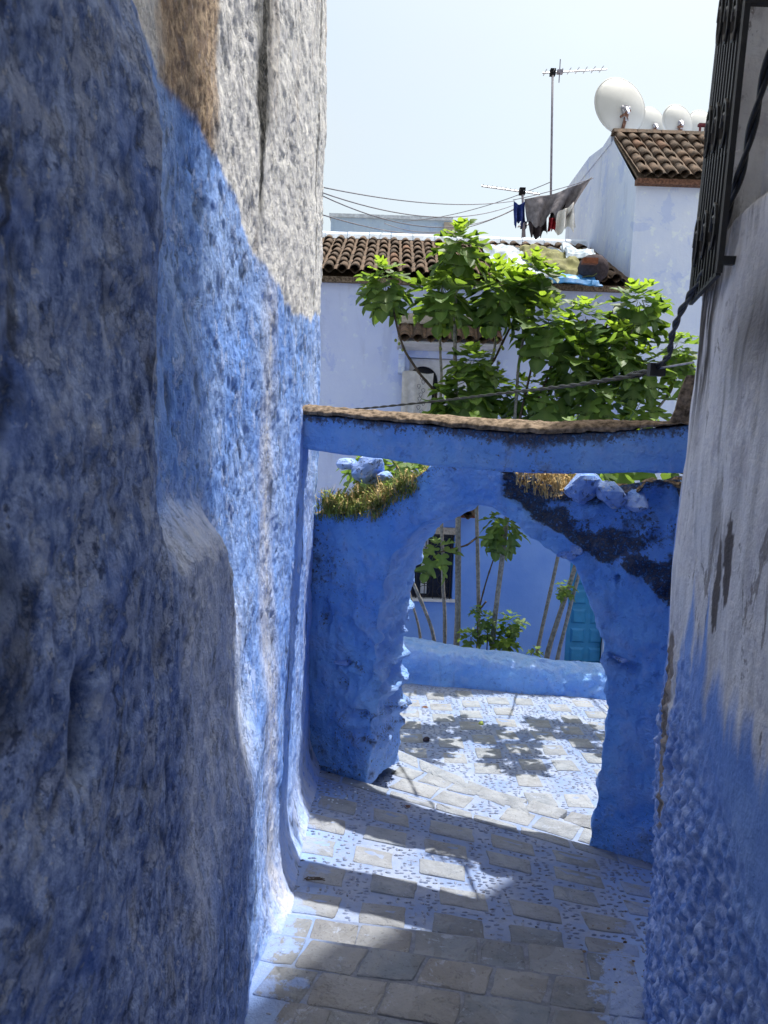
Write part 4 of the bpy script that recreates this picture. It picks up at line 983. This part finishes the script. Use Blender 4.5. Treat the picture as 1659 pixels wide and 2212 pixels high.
# ------------------------------------------------------------------ aerials and wires
def yagi(name, label, Y, pole, boom, nel, el):
    base_ = at(*pole[1], Y); t = thing(name, label, 'antenna', base_, 'television aerials')
    b = MB(); b.tube([base_, at(*pole[0], Y)], .022, 8); part('pole', b.mesh('pole', mt['wire'], True), t)
    p0, p1 = at(*boom[0], Y), at(*boom[1], Y); b = MB(); b.tube([p0, p1], .014, 6); bo = part('boom', b.mesh('boom', mt['alu']), t)
    for k in range(nel):
        c = p0+(p1-p0)*((k+.3)/nel); b = MB(); b.tube([c+Vector((0, -el, .0)), c+Vector((0, el, .02))], .008, 5); part('element', b.mesh('element', mt['alu']), bo)
    c = at(pole[0][0], pole[0][1]+8, Y); b = MB(); b.box((c.x-.05, c.y-.06, c.z-.06), (c.x+.05, c.y+.06, c.z+.05)); part('clamp', b.mesh('clamp', mt['black']), t)
    return t, p0, p1
t, p0, p1 = yagi('antenna', 'tall thin mast with a horizontal rod aerial on top, beside the gable', 15.6, ((1194, 148), (1190, 420)), ((1172, 158), (1311, 150)), 8, .16)
c = at(1209, 152, 15.6); b = MB(); b.tube([c+Vector((0, 0, -.22)), c+Vector((0, 0, .20))], .010, 5); b.box((c.x-.05, c.y-.05, c.z-.06), (c.x+.06, c.y+.05, c.z+.0)); part('dipole', b.mesh('dipole', mt['wire']), t)
yagi('antenna', 'low comb shaped aerial tilted left of the washing line', 14.2, ((1128, 405), (1133, 512)), ((1040, 402), (1166, 420)), 13, .10)
yagi('antenna', 'short stub aerial standing on the roof behind the fig leaves', 14.6, ((1131, 478), (1128, 525)), ((1118, 490), (1146, 484)), 4, .10)
def wire(a, b_, sag, r, mat, label, name='wire', n=24, group='overhead wires', hel=None):
    a, b_ = Vector(a), Vector(b_); pts = [a+(b_-a)*t-Vector((0, 0, sag*4*t*(1-t))) for t in np.linspace(0, 1, n)]
    m_ = MB(); m_.tube(pts, r, 5); return solo(name, m_.mesh(name, mat, True), label, 'wire', group)
wire(at(690, 403, 9), at(1112, 434, 15), .12, .007, mt['wire'], 'uppermost sagging wire from the left house wall to the washing')
wire(at(690, 414, 9), at(1112, 442, 15), .25, .007, mt['wire'], 'second of the sagging wires running left of the washing')
wire(at(690, 420, 9), at(1112, 450, 15), .35, .007, mt['wire'], 'lowest of the three sagging wires running left of the washing')
wire(at(870, 478, 20), at(1192, 392, 15.6), .15, .008, mt['wire'], 'wire slanting up from the far house to the tall mast')
wire(at(830, 482, 19), at(1112, 452, 14.5), .3, .008, mt['wire'], 'wire crossing in front of the far blue house')
wire(at(690, 462, 10), at(1000, 492, 22), .2, .008, mt['wire'], 'faint wire just above the tiled ridge')

# black service cable: a twisted pair down from the right wall to a clamp, then a span across to the left
def twisted(pts, r, off, turns):
    P_ = np.array([tuple(p) for p in pts]); n = 220; t = np.linspace(0, len(P_)-1, n)
    Cc = np.stack([np.interp(t, np.arange(len(P_)), P_[:, k]) for k in range(3)], -1)
    for _ in range(14): Cc[1:-1] = .25*Cc[:-2]+.5*Cc[1:-1]+.25*Cc[2:]
    b = MB()
    L_ = np.concatenate([[0], np.cumsum(np.linalg.norm(np.diff(Cc, axis=0), axis=1))])
    for ph in (0, math.pi):
        pp = []
        for i in range(n):
            tg = Vector(Cc[min(i+1, n-1)]-Cc[max(i-1, 0)]).normalized(); s = tg.cross(Vector((.3, .9, .1))).normalized(); o = tg.cross(s)
            a = ph+L_[i]*turns*2*math.pi; pp.append(Vector(Cc[i])+(s*math.cos(a)+o*math.sin(a))*off)
        b.tube(pp, r, 6)
    return b
cpts = [at(1760, -150, 1.62), at(1668, 100, 1.72), at(1629, 258, 1.82), at(1603, 364, 1.90), at(1571, 461, 1.99), at(1549, 532, 2.08), at(1526, 582, 2.18), at(1494, 632, 2.32), at(1468, 677, 2.48), at(1451, 723, 2.66), at(1446, 768, 2.85), at(1425, 786, 3.0), at(1418, 797, 3.05)]
cab = thing('service_cable', 'thick black twisted cable slung from the right wall down to a clamp over the alley', 'cable', cpts[-1])
part('twisted_pair', twisted(cpts, .0062, .0056, 4.2).mesh('twisted_pair', mt['rubber'], True), cab)
spts = [at(1418, 797, 3.05), at(1345, 815, 3.5), at(1240, 832, 4.2), at(1097, 848, 5.4), at(950, 866, 6.7), at(780, 883, 7.9), at(640, 890, 8.8)]
part('span', twisted(spts, .0062, .0055, 3.0).mesh('span', mt['rubber'], True), cab)
b = MB(); p = at(1418, 797, 3.05); b.box((p.x-.03, p.y-.02, p.z-.028), (p.x+.03, p.y+.02, p.z+.022)); part('clamp', b.mesh('clamp', mt['rubber']), cab)
b = MB()
for k in range(7):
    c = at(1364+k*4, 811-k*.8, 3.42); b.tube([c+Vector((0, .014*math.cos(t), .014*math.sin(t))) for t in np.linspace(0, 6.28, 9)], .0035, 4, False)
part('binding', b.mesh('binding', mt['rubber']), cab)
b = MB(); b.tube([at(1420, 796, 3.05), at(1498, 783, 2.75)], .004, 5); part('tie_wire', b.mesh('tie_wire', mt['alu']), cab)

# ------------------------------------------------------------------ washing, tarpaulins
def cloth(name, quad, Y, mat, label, folds=6, amp=.05, seed=0, cat='clothing', dY=0.):
    n, m_ = 34, 26; q = [np.array(at(a, b_, Y+dy)) for a, b_, dy in quad]
    U_, W_ = np.meshgrid(np.linspace(0, 1, n), np.linspace(0, 1, m_), indexing='ij'); U_, W_ = U_[..., None], W_[..., None]
    P_ = (q[0]*(1-U_)+q[1]*U_)*(1-W_)+(q[3]*(1-U_)+q[2]*U_)*W_
    P_[..., 2] += (.05*np.sin(U_[..., 0]*folds*2.3+seed*2)+.03*np.sin(U_[..., 0]*folds*5.1+seed))*W_[..., 0]-.05*np.sin(U_[..., 0]*3.14)*(1-W_[..., 0])
    P_[..., 1] += 1.8*amp*np.sin(U_[..., 0]*folds*3.1+seed+1.5*W_[..., 0])*(.3+W_[..., 0])+.06*fbm(P_, (3, 3, 3), 3, .5, seed)
    P_[..., 2] += .05*fbm(P_, (4, 4, 4), 3, .5, seed+3)*W_[..., 0]
    P_ = np.concatenate([P_, P_[:, ::-1]+np.array([0, .012, 0])], 1)
    return solo(name, mesh_np(name, P_, grid_faces(n, 2*m_, True), mat), label, cat, 'washing on the line')
cloth('blanket', [(1133, 430, 0), (1278, 384, 0), (1232, 462, 0), (1140, 490, 0)], 12.08, mt['grey'], 'large speckled grey blanket hung from the gable', 5, .06, 1, 'blanket')
cloth('trousers', [(1111, 433, 0), (1135, 433, 0), (1134, 486, 0), (1110, 485, 0)], 12.16, mt['navy'], 'navy blue garment at the left end of the washing', 4, .03, 2)
cloth('towel', [(1140, 474, 0), (1182, 470, 0), (1180, 505, 0), (1146, 516, 0)], 12.24, mt['darkc'], 'charcoal towel hanging below the grey blanket', 4, .04, 3, 'towel')
cloth('shirt', [(1204, 452, 0), (1240, 436, 0), (1246, 490, 0), (1196, 506, 0)], 12.00, mt['whitec'], 'crumpled white shirt at the right of the washing', 5, .05, 4)
cloth('vest', [(1184, 468, 0), (1202, 462, 0), (1200, 490, 0), (1184, 494, 0)], 12.10, mt['red'], 'red vest between the towel and the white shirt', 4, .04, 5)
cloth('sweater', [(1190, 452, 0), (1222, 440, 0), (1216, 468, 0), (1186, 480, 0)], 12.13, mt['black'], 'black sweater bunched under the edge of the blanket', 4, .05, 6)
wire(at(1108, 432, 12.15), at(1282, 385, 12.05), .02, .006, mt['wire'], 'clothes line carrying the washing', 'clothes_line', group=None)
RP = Vector((0, 10.85, ez+.10)); RN = Vector((0, -(ridge_z-ez), ridge_y-10.85)).normalized()
def sheet(name, poly, lift, mat, label, seed, wr=.05):
    n, m_ = 60, 34; q = [np.array(on_plane(a, b_, RP+RN*lift, RN)) for a, b_ in poly]
    U_, W_ = np.meshgrid(np.linspace(0, 1, n), np.linspace(0, 1, m_), indexing='ij'); U_, W_ = U_[..., None], W_[..., None]
    P_ = (q[0]*(1-U_)+q[1]*U_)*(1-W_)+(q[3]*(1-U_)+q[2]*U_)*W_
    edge = (np.minimum(np.minimum(U_, 1-U_), np.minimum(W_, 1-W_)) < .04)[..., 0]
    rn = np.array(RN); a = np.abs(fbm(P_, (2.2, 1.6, 2), 3, .6, seed)); 
    P_ = P_+rn*(wr*(1-2.6*a)+.03*fbm(P_, (9, 7, 9), 2, .5, seed+5)-.05*edge)[..., None]
    P_[..., 0] += (.06*fbm(P_, (2, 2, 2), 2, .5, seed+9)); P_[..., 1] += .10*fbm(P_, (2.5, 2.5, 2), 2, .5, seed+11)
    P_ = np.concatenate([P_, P_[:, ::-1]-rn*.012], 1)
    return solo(name, mesh_np(name, P_, grid_faces(n, 2*m_, True), mat), label, 'tarpaulin', 'sheets covering the leaking roof')
sheet('plastic_sheet', [(1045, 528), (1282, 545), (1296, 606), (1080, 596)], .05, mt['plastic'], 'crinkled white plastic sheet spread on the tiled roof', 3, .06)
sheet('plastic_sheet', [(1150, 588), (1290, 594), (1301, 613), (1160, 600)], .12, mt['bluepl'], 'strip of blue plastic along the eave edge', 4, .03)
sheet('tarpaulin', [(1118, 532), (1262, 546), (1290, 596), (1160, 574)], .16, mt['olive'], 'olive green tarpaulin laid over the white plastic', 5, .08)
sheet('plastic_sheet', [(1215, 530), (1285, 536), (1282, 556), (1225, 552)], .24, mt['plastic'], 'pale scrap of plastic folded against the gable wall', 6, .05)
sheet('plastic_sheet', [(1100, 575), (1190, 582), (1215, 600), (1120, 594)], .14, mt['plastic'], 'torn white plastic below the olive tarpaulin', 8, .04)
p = on_plane(1282, 572, RP+RN*.25, RN); b = MB(); b.blob((p.x, p.y, p.z-.05), (.20, .22, .18), 10, 6); rag = solo('rag_bundle', b.mesh('rag_bundle', mt['darkc'], True), 'dark bundle of rags stuffed against the gable wall', 'rags')
p = on_plane(1278, 560, RP+RN*.38, RN); b = MB(); b.box((p.x-.11, p.y-.05, p.z-.06), (p.x+.07, p.y+.05, p.z+.01)); solo('brick', b.mesh('brick', mt['brick']), 'single red brick weighing down the tarpaulin', 'brick')

# ------------------------------------------------------------------ fig trees
def fig_leaf(var):
    half = [(0, 0), (.13, -.10), (.30, -.06), (.40, .10), (.36, .22), (.17, .24), (.33, .40), (.50, .62), (.41, .69), (.20, .50), (.11, .50), (.19, .70), (.16, .88), (0, 1.02)]
    rs = random.Random(var); k = rs.uniform(.85, 1.15); fold = rs.uniform(.12, .38); droop = rs.uniform(.10, .45); tw = rs.uniform(-.15, .15)
    if var % 3 == 0: half = [(0, 0), (.14, -.12), (.34, -.04), (.44, .12), (.38, .20), (.19, .22), (.30, .36), (.52, .50), (.50, .62), (.30, .62), (.15, .52), (.24, .74), (.15, .92), (0, 1.05)]
    n = len(half); V = []; vein = []
    def zf(x, y): return fold*abs(x)-droop*y*y*.55-.35*x*x*droop+tw*x*y+.02*math.sin(9*y+5*abs(x))
    for sgn in (1, -1):
        for i, (x, y) in enumerate(half):
            x *= k*sgn; V.append((x, y, zf(x, y))); vein.append(0 if i not in (0, n-1, 7) else 1)
        for i, (x, y) in enumerate(half):
            x2_, y2_ = x*.5*k*sgn, .5*y+.5*max(0, min(1, y*.8)); V.append((x2_, y2_, zf(x2_, y2_)-.015)); vein.append(.3)
        for i, (x, y) in enumerate(half):
            y3 = max(0, min(1., y*.9)); V.append((0, y3, zf(0, y3))); vein.append(1)
    F = []
    for s in (0, 1):
        o = s*3*n
        for i in range(n-1):
            for L_ in (0, 1):
                q = (o+L_*n+i, o+L_*n+i+1, o+(L_+1)*n+i+1, o+(L_+1)*n+i); F.append(q if s == 0 else q[::-1])
    # petiole
    b = MB(); b.add(V, F); b.add([(-.012, -.30, .06), (.012, -.30, .06), (.012, .02, .0), (-.012, .02, .0), (0, -.30, .085), (0, .02, .022)], [(0, 1, 2, 3), (1, 4, 5, 2), (4, 0, 3, 5)])
    return b, vein+[1]*6
leaf_me = {}
for kind in ('leaf', 'young'):
    for v_ in range(6):
        b, ve = fig_leaf(v_); me = b.mesh('leaf', mt[kind], True); a_t = me.attributes.new('vein', 'FLOAT', 'POINT'); a_t.data.foreach_set('value', np.array(ve, np.float32)); leaf_me[kind, v_] = me
def leaf_matrix(p, d, up, s):
    d = d.normalized(); x = d.cross(up)
    x = x.normalized() if x.length > 1e-4 else Vector((1, 0, 0)); z = x.cross(d)
    return Matrix(((x.x*s, d.x*s, z.x*s, p.x), (x.y*s, d.y*s, z.y*s, p.y), (x.z*s, d.z*s, z.z*s, p.z), (0, 0, 0, 1)))
class Tree:
    def __init__(s, name, label, base_, group, limit=295):
        s.t = thing(name, label, 'tree', base_, group); s.base = Vector(base_); s.n = 0; s.limit = limit; s.extra = []; s.fig = MB(); s.tw = MB()
        s.cand = []
    def stem(s, pts, r0, r1, mat='bark', name='trunk'):
        P_ = np.array([tuple(p) for p in pts]); n = 8*len(pts); t = np.linspace(0, len(P_)-1, n)
        C_ = np.stack([np.interp(t, np.arange(len(P_)), P_[:, k]) for k in range(3)], -1)
        for _ in range(5): C_[1:-1] = .25*C_[:-2]+.5*C_[1:-1]+.25*C_[2:]
        C_ += .008*np.stack([vnoise(C_, (3, 3, 3), 5), vnoise(C_, (3, 3, 3), 6), 0*t], -1)
        rad = [1.15*(r0+(r1-r0)*k/(n-1))+.0025*(k % 5 == 0) for k in range(n)]
        b = MB(); b.tube([Vector(c) for c in C_], rad, 8); return part(name, b.mesh(name, mt[mat], True), s.t)
    def twig(s, pts, r): s.tw.tube(pts, [r*(1-.4*k/(len(pts)-1)) for k in range(len(pts))], 6)
    def cluster(s, c, rad, n, size=.21, top=True, droop=0.):
        c = Vector(c); ga = random.uniform(0, 6.28)
        for i in range(n):
            f = (i+.5)/n; ga += 2.39996+random.uniform(-.3, .3)          # f 0 = tip of the shoot, 1 = lowest leaves
            r_ = rad*(.10+.80*math.sin(min(1, f*1.25)*1.57))*random.uniform(.55, 1.05); h = rad*(1.0-1.35*f)+random.uniform(-.1, .1)*rad
            o = Vector((math.cos(ga), math.sin(ga), 0)); p = c+o*r_*.55+Vector((0, 0, h))
            el = (.70-1.95*f)+random.uniform(-.3, .3)-droop; d = o*math.cos(el)+Vector((0, 0, math.sin(el)))
            sz = size*1.2*(.42+.65*min(1, f*2.2))*random.uniform(.8, 1.15)
            upv = Vector((random.uniform(-.3, .3), random.uniform(-.3, .3), 1.0))+o*.25
            yng = f < .17 or (f < .45 and random.random() < .22)
            s.cand.append((p+d*sz*.12, d, upv, sz, 'young' if (yng and top) else 'leaf'))
    def finish(s):
        random.shuffle(s.cand); cs = sorted(s.cand, key=lambda q: q[0].y-.2*q[3]); big = cs[:s.limit]; rest = cs[s.limit:]
        crown = bpy.data.objects.new('crown', s.tw.mesh('crown', mt['stem'], True)); COL.objects.link(crown); crown.parent = s.t; crown.location = -s.base
        for p, d, u_, sz, k in big:
            o = bpy.data.objects.new('leaf', leaf_me[k, random.randrange(6)]); COL.objects.link(o); o.parent = crown
            o.matrix_local = Matrix.Translation(-Vector((0, 0, 0))) @ leaf_matrix(p, d, u_, sz)
        if rest:
            V, F, ve, mi = [], [], [], []
            for p, d, u_, sz, k in rest:
                me = leaf_me[k, random.randrange(6)]; m_ = leaf_matrix(p, d, u_, sz); o_ = len(V)
                V += [tuple(m_ @ v.co) for v in me.vertices]; F += [tuple(o_+i for i in f.vertices) for f in me.polygons]; mi += [0 if k == 'leaf' else 1]*len(me.polygons)
            b = MB(); b.add(V, F); me = b.mesh('leaves', mt['leaf'], True); me.materials.append(mt['young']); me.polygons.foreach_set('material_index', mi)
            part('leaves', me, s.t, kind='stuff')
        if s.fig.v: part('figs', s.fig.mesh('figs', mt['grass'], True), s.t, kind='stuff')
def G(px, py, Y=8.4): return at(px, py, Y)
gz = -2.15
def foot(px, py, Y): p = at(px, py, Y); return Vector((p.x, p.y, gz))
T1 = Tree('fig_tree', 'left fig tree with a straight grey trunk and tall leafy shoots above the beam', foot(988, 1440, 8.4), 'fig trees behind the garden wall')
T1.stem([foot(988, 1440, 8.4), G(988, 1386), G(991, 1098), G(986, 900), G(982, 771), G(984, 642), G(990, 560)], .034, .010)
T1.stem([foot(1034, 1440, 8.6), G(1034, 1386, 8.6), G(1032, 1130, 8.6), G(1022, 950, 8.6), G(1031, 840, 8.6), G(1066, 768, 8.6), G(1074, 696, 8.6), G(1085, 630, 8.6)], .022, .009)
T1.stem([foot(961, 1430, 8.7), G(961, 1379, 8.7), G(955, 1126, 8.7), G(950, 920, 8.7), G(953, 793, 8.7), G(949, 667, 8.7), G(955, 610, 8.7)], .021, .009)
T1.stem([foot(950, 1430, 8.3), G(944, 1379, 8.3), G(880, 1229, 8.3), G(830, 1090, 8.3), G(800, 1020, 8.3)], .020, .010)
T1.stem([foot(920, 1420, 8.9), G(910, 1371, 8.9), G(873, 1242, 8.9), G(850, 1130, 8.9), G(870, 1030, 8.9)], .015, .008)
T1.stem([G(952, 900, 8.7), G(937, 842, 8.5), G(906, 809, 8.4), G(874, 758, 8.3), G(857, 708, 8.3), G(838, 620, 8.3)], .015, .008, 'stem', 'branch')
T1.stem([G(1050, 800, 8.6), G(1066, 780, 8.6), G(1108, 692, 8.6), G(1150, 620, 8.6)], .013, .008, 'stem', 'branch')
T1.stem([G(1050, 1300, 8.5), G(1033, 1320, 8.6), G(1058, 1230, 8.4), G(1085, 1150, 8.2)], .009, .006, 'stem', 'branch')
T1.stem([G(1032, 1160, 8.6), G(1010, 1178, 8.45), G(960, 1190, 8.3), G(945, 1195, 8.2)], .010, .006, 'stem', 'branch')
for px, py, r, n, Y, sz in ((830, 625, 48, 30, 8.3, .23), (958, 650, 52, 30, 8.4, .25), (990, 552, 56, 32, 8.5, .23), (1085, 640, 62, 40, 8.5, .24), (1155, 608, 48, 30, 8.6, .22),
                            (1022, 798, 40, 24, 8.2, .2), (962, 876, 32, 20, 8.3, .19), (1010, 860, 62, 36, 8.3, .24), (1070, 855, 45, 22, 8.6, .21),
                            (800, 1010, 40, 16, 8.5, .2), (880, 1010, 34, 12, 8.9, .2)):
    T1.cluster(at(px, py, Y), r*Y/FPX, int(n*1.12), sz)
T1.cluster(at(1085, 1150, 8.2), .27, 30, .165, False, .35); T1.cluster(at(945, 1200, 8.2), .16, 10, .185, False, .2)
for px, py, r, n, Y, sz in ((800, 1000, 75, 16, 7.2, .2), (905, 1000, 75, 16, 6.8, .2), (1010, 985, 68, 18, 6.5, .2), (1120, 990, 68, 18, 6.7, .2), (1060, 985, 62, 16, 6.2, .2)):
    T1.cluster(at(px, py, Y), r*Y/FPX, n, sz)
T1.stem([G(1022, 1040, 8.6), G(1010, 990, 7.9), G(1010, 985, 7.0)], .012, .006, 'stem', 'branch'); T1.stem([G(860, 1160, 8.6), G(850, 1050, 7.9), G(860, 1000, 7.2)], .012, .006, 'stem', 'branch')
T1.finish_figs = [(857, 740), (872, 752), (1066, 720), (1075, 735), (1100, 715), (1090, 745), (1062, 760), (950, 720), (956, 745), (946, 700), (985, 700), (1080, 790)]
T2 = Tree('fig_tree', 'right fig tree with three slanting trunks and a broad leafy crown over the beam', foot(1176, 1470, 8.4), 'fig trees behind the garden wall')
T2.stem([foot(1176, 1470, 8.4), G(1176, 1424), G(1245, 1216), G(1290, 1040), G(1310, 900), G(1330, 800), G(1375, 690)], .030, .009)
T2.stem([foot(1157, 1460, 8.6), G(1157, 1414, 8.6), G(1206, 1205, 8.6), G(1235, 1020, 8.6), G(1250, 900, 8.6), G(1255, 780, 8.6), G(1262, 700, 8.6)], .022, .009)
T2.stem([foot(1200, 1475, 8.3), G(1200, 1433, 8.3), G(1243, 1263, 8.3), G(1300, 1080, 8.3), G(1404, 906, 8.3), G(1454, 840, 8.3), G(1462, 770, 8.3)], .022, .008)
T2.stem([foot(1062, 1450, 8.2), G(1062, 1401, 8.2), G(1095, 1113, 8.2), G(1108, 960, 8.3), G(1111, 903, 8.3), G(1119, 783, 8.4), G(1147, 655, 8.5)], .028, .010)
T2.stem([G(1108, 990, 8.3), G(1122, 903, 8.3), G(1150, 780, 8.4), G(1175, 700, 8.4)], .014, .008, 'stem', 'branch')
T2.stem([G(1110, 1000, 8.3), G(1145, 906, 8.3), G(1166, 853, 8.3), G(1195, 776, 8.3), G(1205, 710, 8.3)], .017, .008, 'stem', 'branch')
T2.stem([G(1120, 990, 8.3), G(1158, 906, 8.5), G(1219, 773, 8.5), G(1270, 690, 8.5)], .015, .008, 'stem', 'branch')
T2.stem([G(1310, 900, 8.4), G(1293, 760, 8.5), G(1309, 707, 8.5), G(1330, 660, 8.5)], .012, .007, 'stem', 'branch')
for px, py, r, n, Y, sz in ((1180, 720, 64, 38, 8.3, .24), (1262, 712, 58, 34, 8.5, .24), (1240, 800, 62, 34, 8.3, .22), (1335, 770, 58, 34, 8.3, .23), (1378, 672, 52, 32, 8.5, .23), (1340, 735, 46, 22, 8.6, .22),
                            (1375, 815, 58, 30, 8.2, .22), (1462, 765, 40, 22, 8.4, .20), (1470, 810, 34, 14, 8.3, .20), (1290, 868, 62, 34, 8.2, .22), (1190, 870, 55, 24, 8.3, .22), (1135, 865, 44, 18, 8.5, .2), (1390, 880, 42, 18, 8.3, .2),
                            (1345, 1020, 40, 14, 8.4, .2)):
    T2.cluster(at(px, py, Y), r*Y/FPX, int(n*.92), sz)
T2.cluster(at(1222, 1275, 8.25), .11, 16, .085, True, .1)
for px, py, r, n, Y, sz in ((1230, 985, 68, 18, 6.5, .2), (1340, 985, 62, 18, 6.8, .2), (1440, 980, 68, 16, 6.5, .2), (1540, 960, 75, 22, 6.8, .22), (1570, 900, 75, 22, 6.6, .22), (1260, 985, 56, 14, 6.0, .2)):
    T2.cluster(at(px, py, Y), r*Y/FPX, n, sz)
T2.stem([G(1235, 1040, 8.6), G(1232, 1000, 7.9), G(1230, 985, 7.0)], .012, .006, 'stem', 'branch'); T2.stem([G(1310, 1040, 8.3), G(1380, 1000, 7.8), G(1440, 985, 7.1)], .012, .006, 'stem', 'branch')
T2.finish_figs = [(1150, 800), (1152, 815), (1130, 760), (1138, 745), (1290, 740), (1345, 690), (1200, 760), (1215, 770), (1180, 840), (1225, 790)]
for T_ in (T1, T2):
    for px, py in T_.finish_figs:
        for _ in range(2): p = at(px+random.uniform(-6, 6), py+random.uniform(-10, 10), 8.35); T_.fig.blob((p.x, p.y, p.z), (.016, .016, .019), 7, 5)
    T_.finish()
def shoot(pts, label, cl, sz, n):
    t = Tree('fig_shoot', label, foot(*pts[0], 8.15), 'young fig shoots behind the garden wall'); t.t['category'] = 'shoot'
    t.stem([foot(pts[0][0], pts[0][1], 8.15)]+[at(a, b_, 8.15) for a, b_ in pts], .007, .004, 'stem', 'stem')
    for px, py, r in cl: t.cluster(at(px, py, 8.15), r*8.15/FPX, n, sz)
    t.finish()
shoot([(1030, 1400), (1030, 1310)], 'thinnest fig shoot with a few tiny leaves, left of the leaning trunk', [(1028, 1318, 10)], .07, 9)
shoot([(1052, 1400), (1054, 1340)], 'leafy fig shoot beside the foot of the leaning trunk', [(1052, 1340, 16), (1048, 1372, 16)], .09, 12)
shoot([(1098, 1410), (1104, 1350)], 'bushiest fig shoot, standing right of the leaning trunk', [(1104, 1350, 26), (1090, 1385, 24)], .115, 18)
shoot([(1018, 1395), (1016, 1375)], 'lowest fig shoot, at the foot of the straight grey trunk', [(1014, 1378, 20)], .10, 12)
shoot([(1160, 1415), (1158, 1405)], 'small fig shoot at the foot of the slanting trunks', [(1158, 1408, 10)], .07, 8)

def debris(name, px, py, H, sx, sy, n, mat, label):
    d = ray(px, py); p = CAM+d*((H-CAM.z)/d.z); b = MB()
    for _ in range(n):
        r_ = random.uniform(.0025, .007); b.blob((p.x+random.gauss(0, sx), p.y+random.gauss(0, sy), H+r_*.4), (r_*1.3, r_, r_*.6), 5, 3)
    solo(name, b.mesh(name, mat), label, 'debris', kind='stuff')
debris('dirt', 728, 1650, -.362, .07, .05, 160, mt['darkc'], 'dark crumbs of dirt in the corner at the foot of the left pier')
debris('chips', 700, 1760, -.33, .14, .25, 120, mt['cap'], 'pale flakes of fallen limewash along the foot of the left wall')
debris('crumbs', 1330, 2090, -.115, .10, .12, 26, mt['earth'], 'brown crumbs on the paving beside the right wall')
# ------------------------------------------------------------------ small litter on the paving
def litter(name, px, py, H, r, mat, label, cat):
    d = ray(px, py); p = CAM+d*((H-CAM.z)/d.z); Pp, F = rock((p.x, p.y, p.z+r[2]*.5), r, int(px)); solo(name, mesh_np(name, Pp, F, mat, smooth=False), label, cat, 'litter on the paving')
litter('fallen_fig', 917, 1532, -.70, (.03, .025, .022), mt['rust'], 'brown fallen fig on the path near the foot of the garden wall', 'fruit')
litter('fallen_fig', 921, 1600, -.62, (.028, .022, .02), mt['darkc'], 'dark fallen fig in the middle of the shaded path beyond the arch', 'fruit')
litter('fallen_fig', 1040, 1566, -.66, (.022, .022, .02), mt['grass'], 'green fallen fig on a slab of the path beyond the arch', 'fruit')
litter('stone_chip', 720, 1652, -.36, (.03, .022, .02), mt['rust'], 'reddish stone chip in the dirty corner left of the arch', 'stone')
litter('stone_chip', 850, 1530, -.70, (.02, .018, .012), mt['whitec'], 'white stone chip beside the garden wall', 'stone')
litter('dry_leaf', 880, 1745, -.36, (.028, .018, .008), mt['rust'], 'dry brown leaf on the lit step edge under the arch', 'leaf')
b = MB(); d = ray(680, 1903); p = CAM+d*((-.235-CAM.z)/d.z); p.z += .006
for k in range(7): b.tube([p+Vector((random.uniform(-.05, .05), random.uniform(-.02, .02), .004)) for _ in range(4)], .002, 4)
solo('twig', b.mesh('twig', mt['stem']), 'small tangle of dry twigs on the shaded landing by the left wall', 'twig')
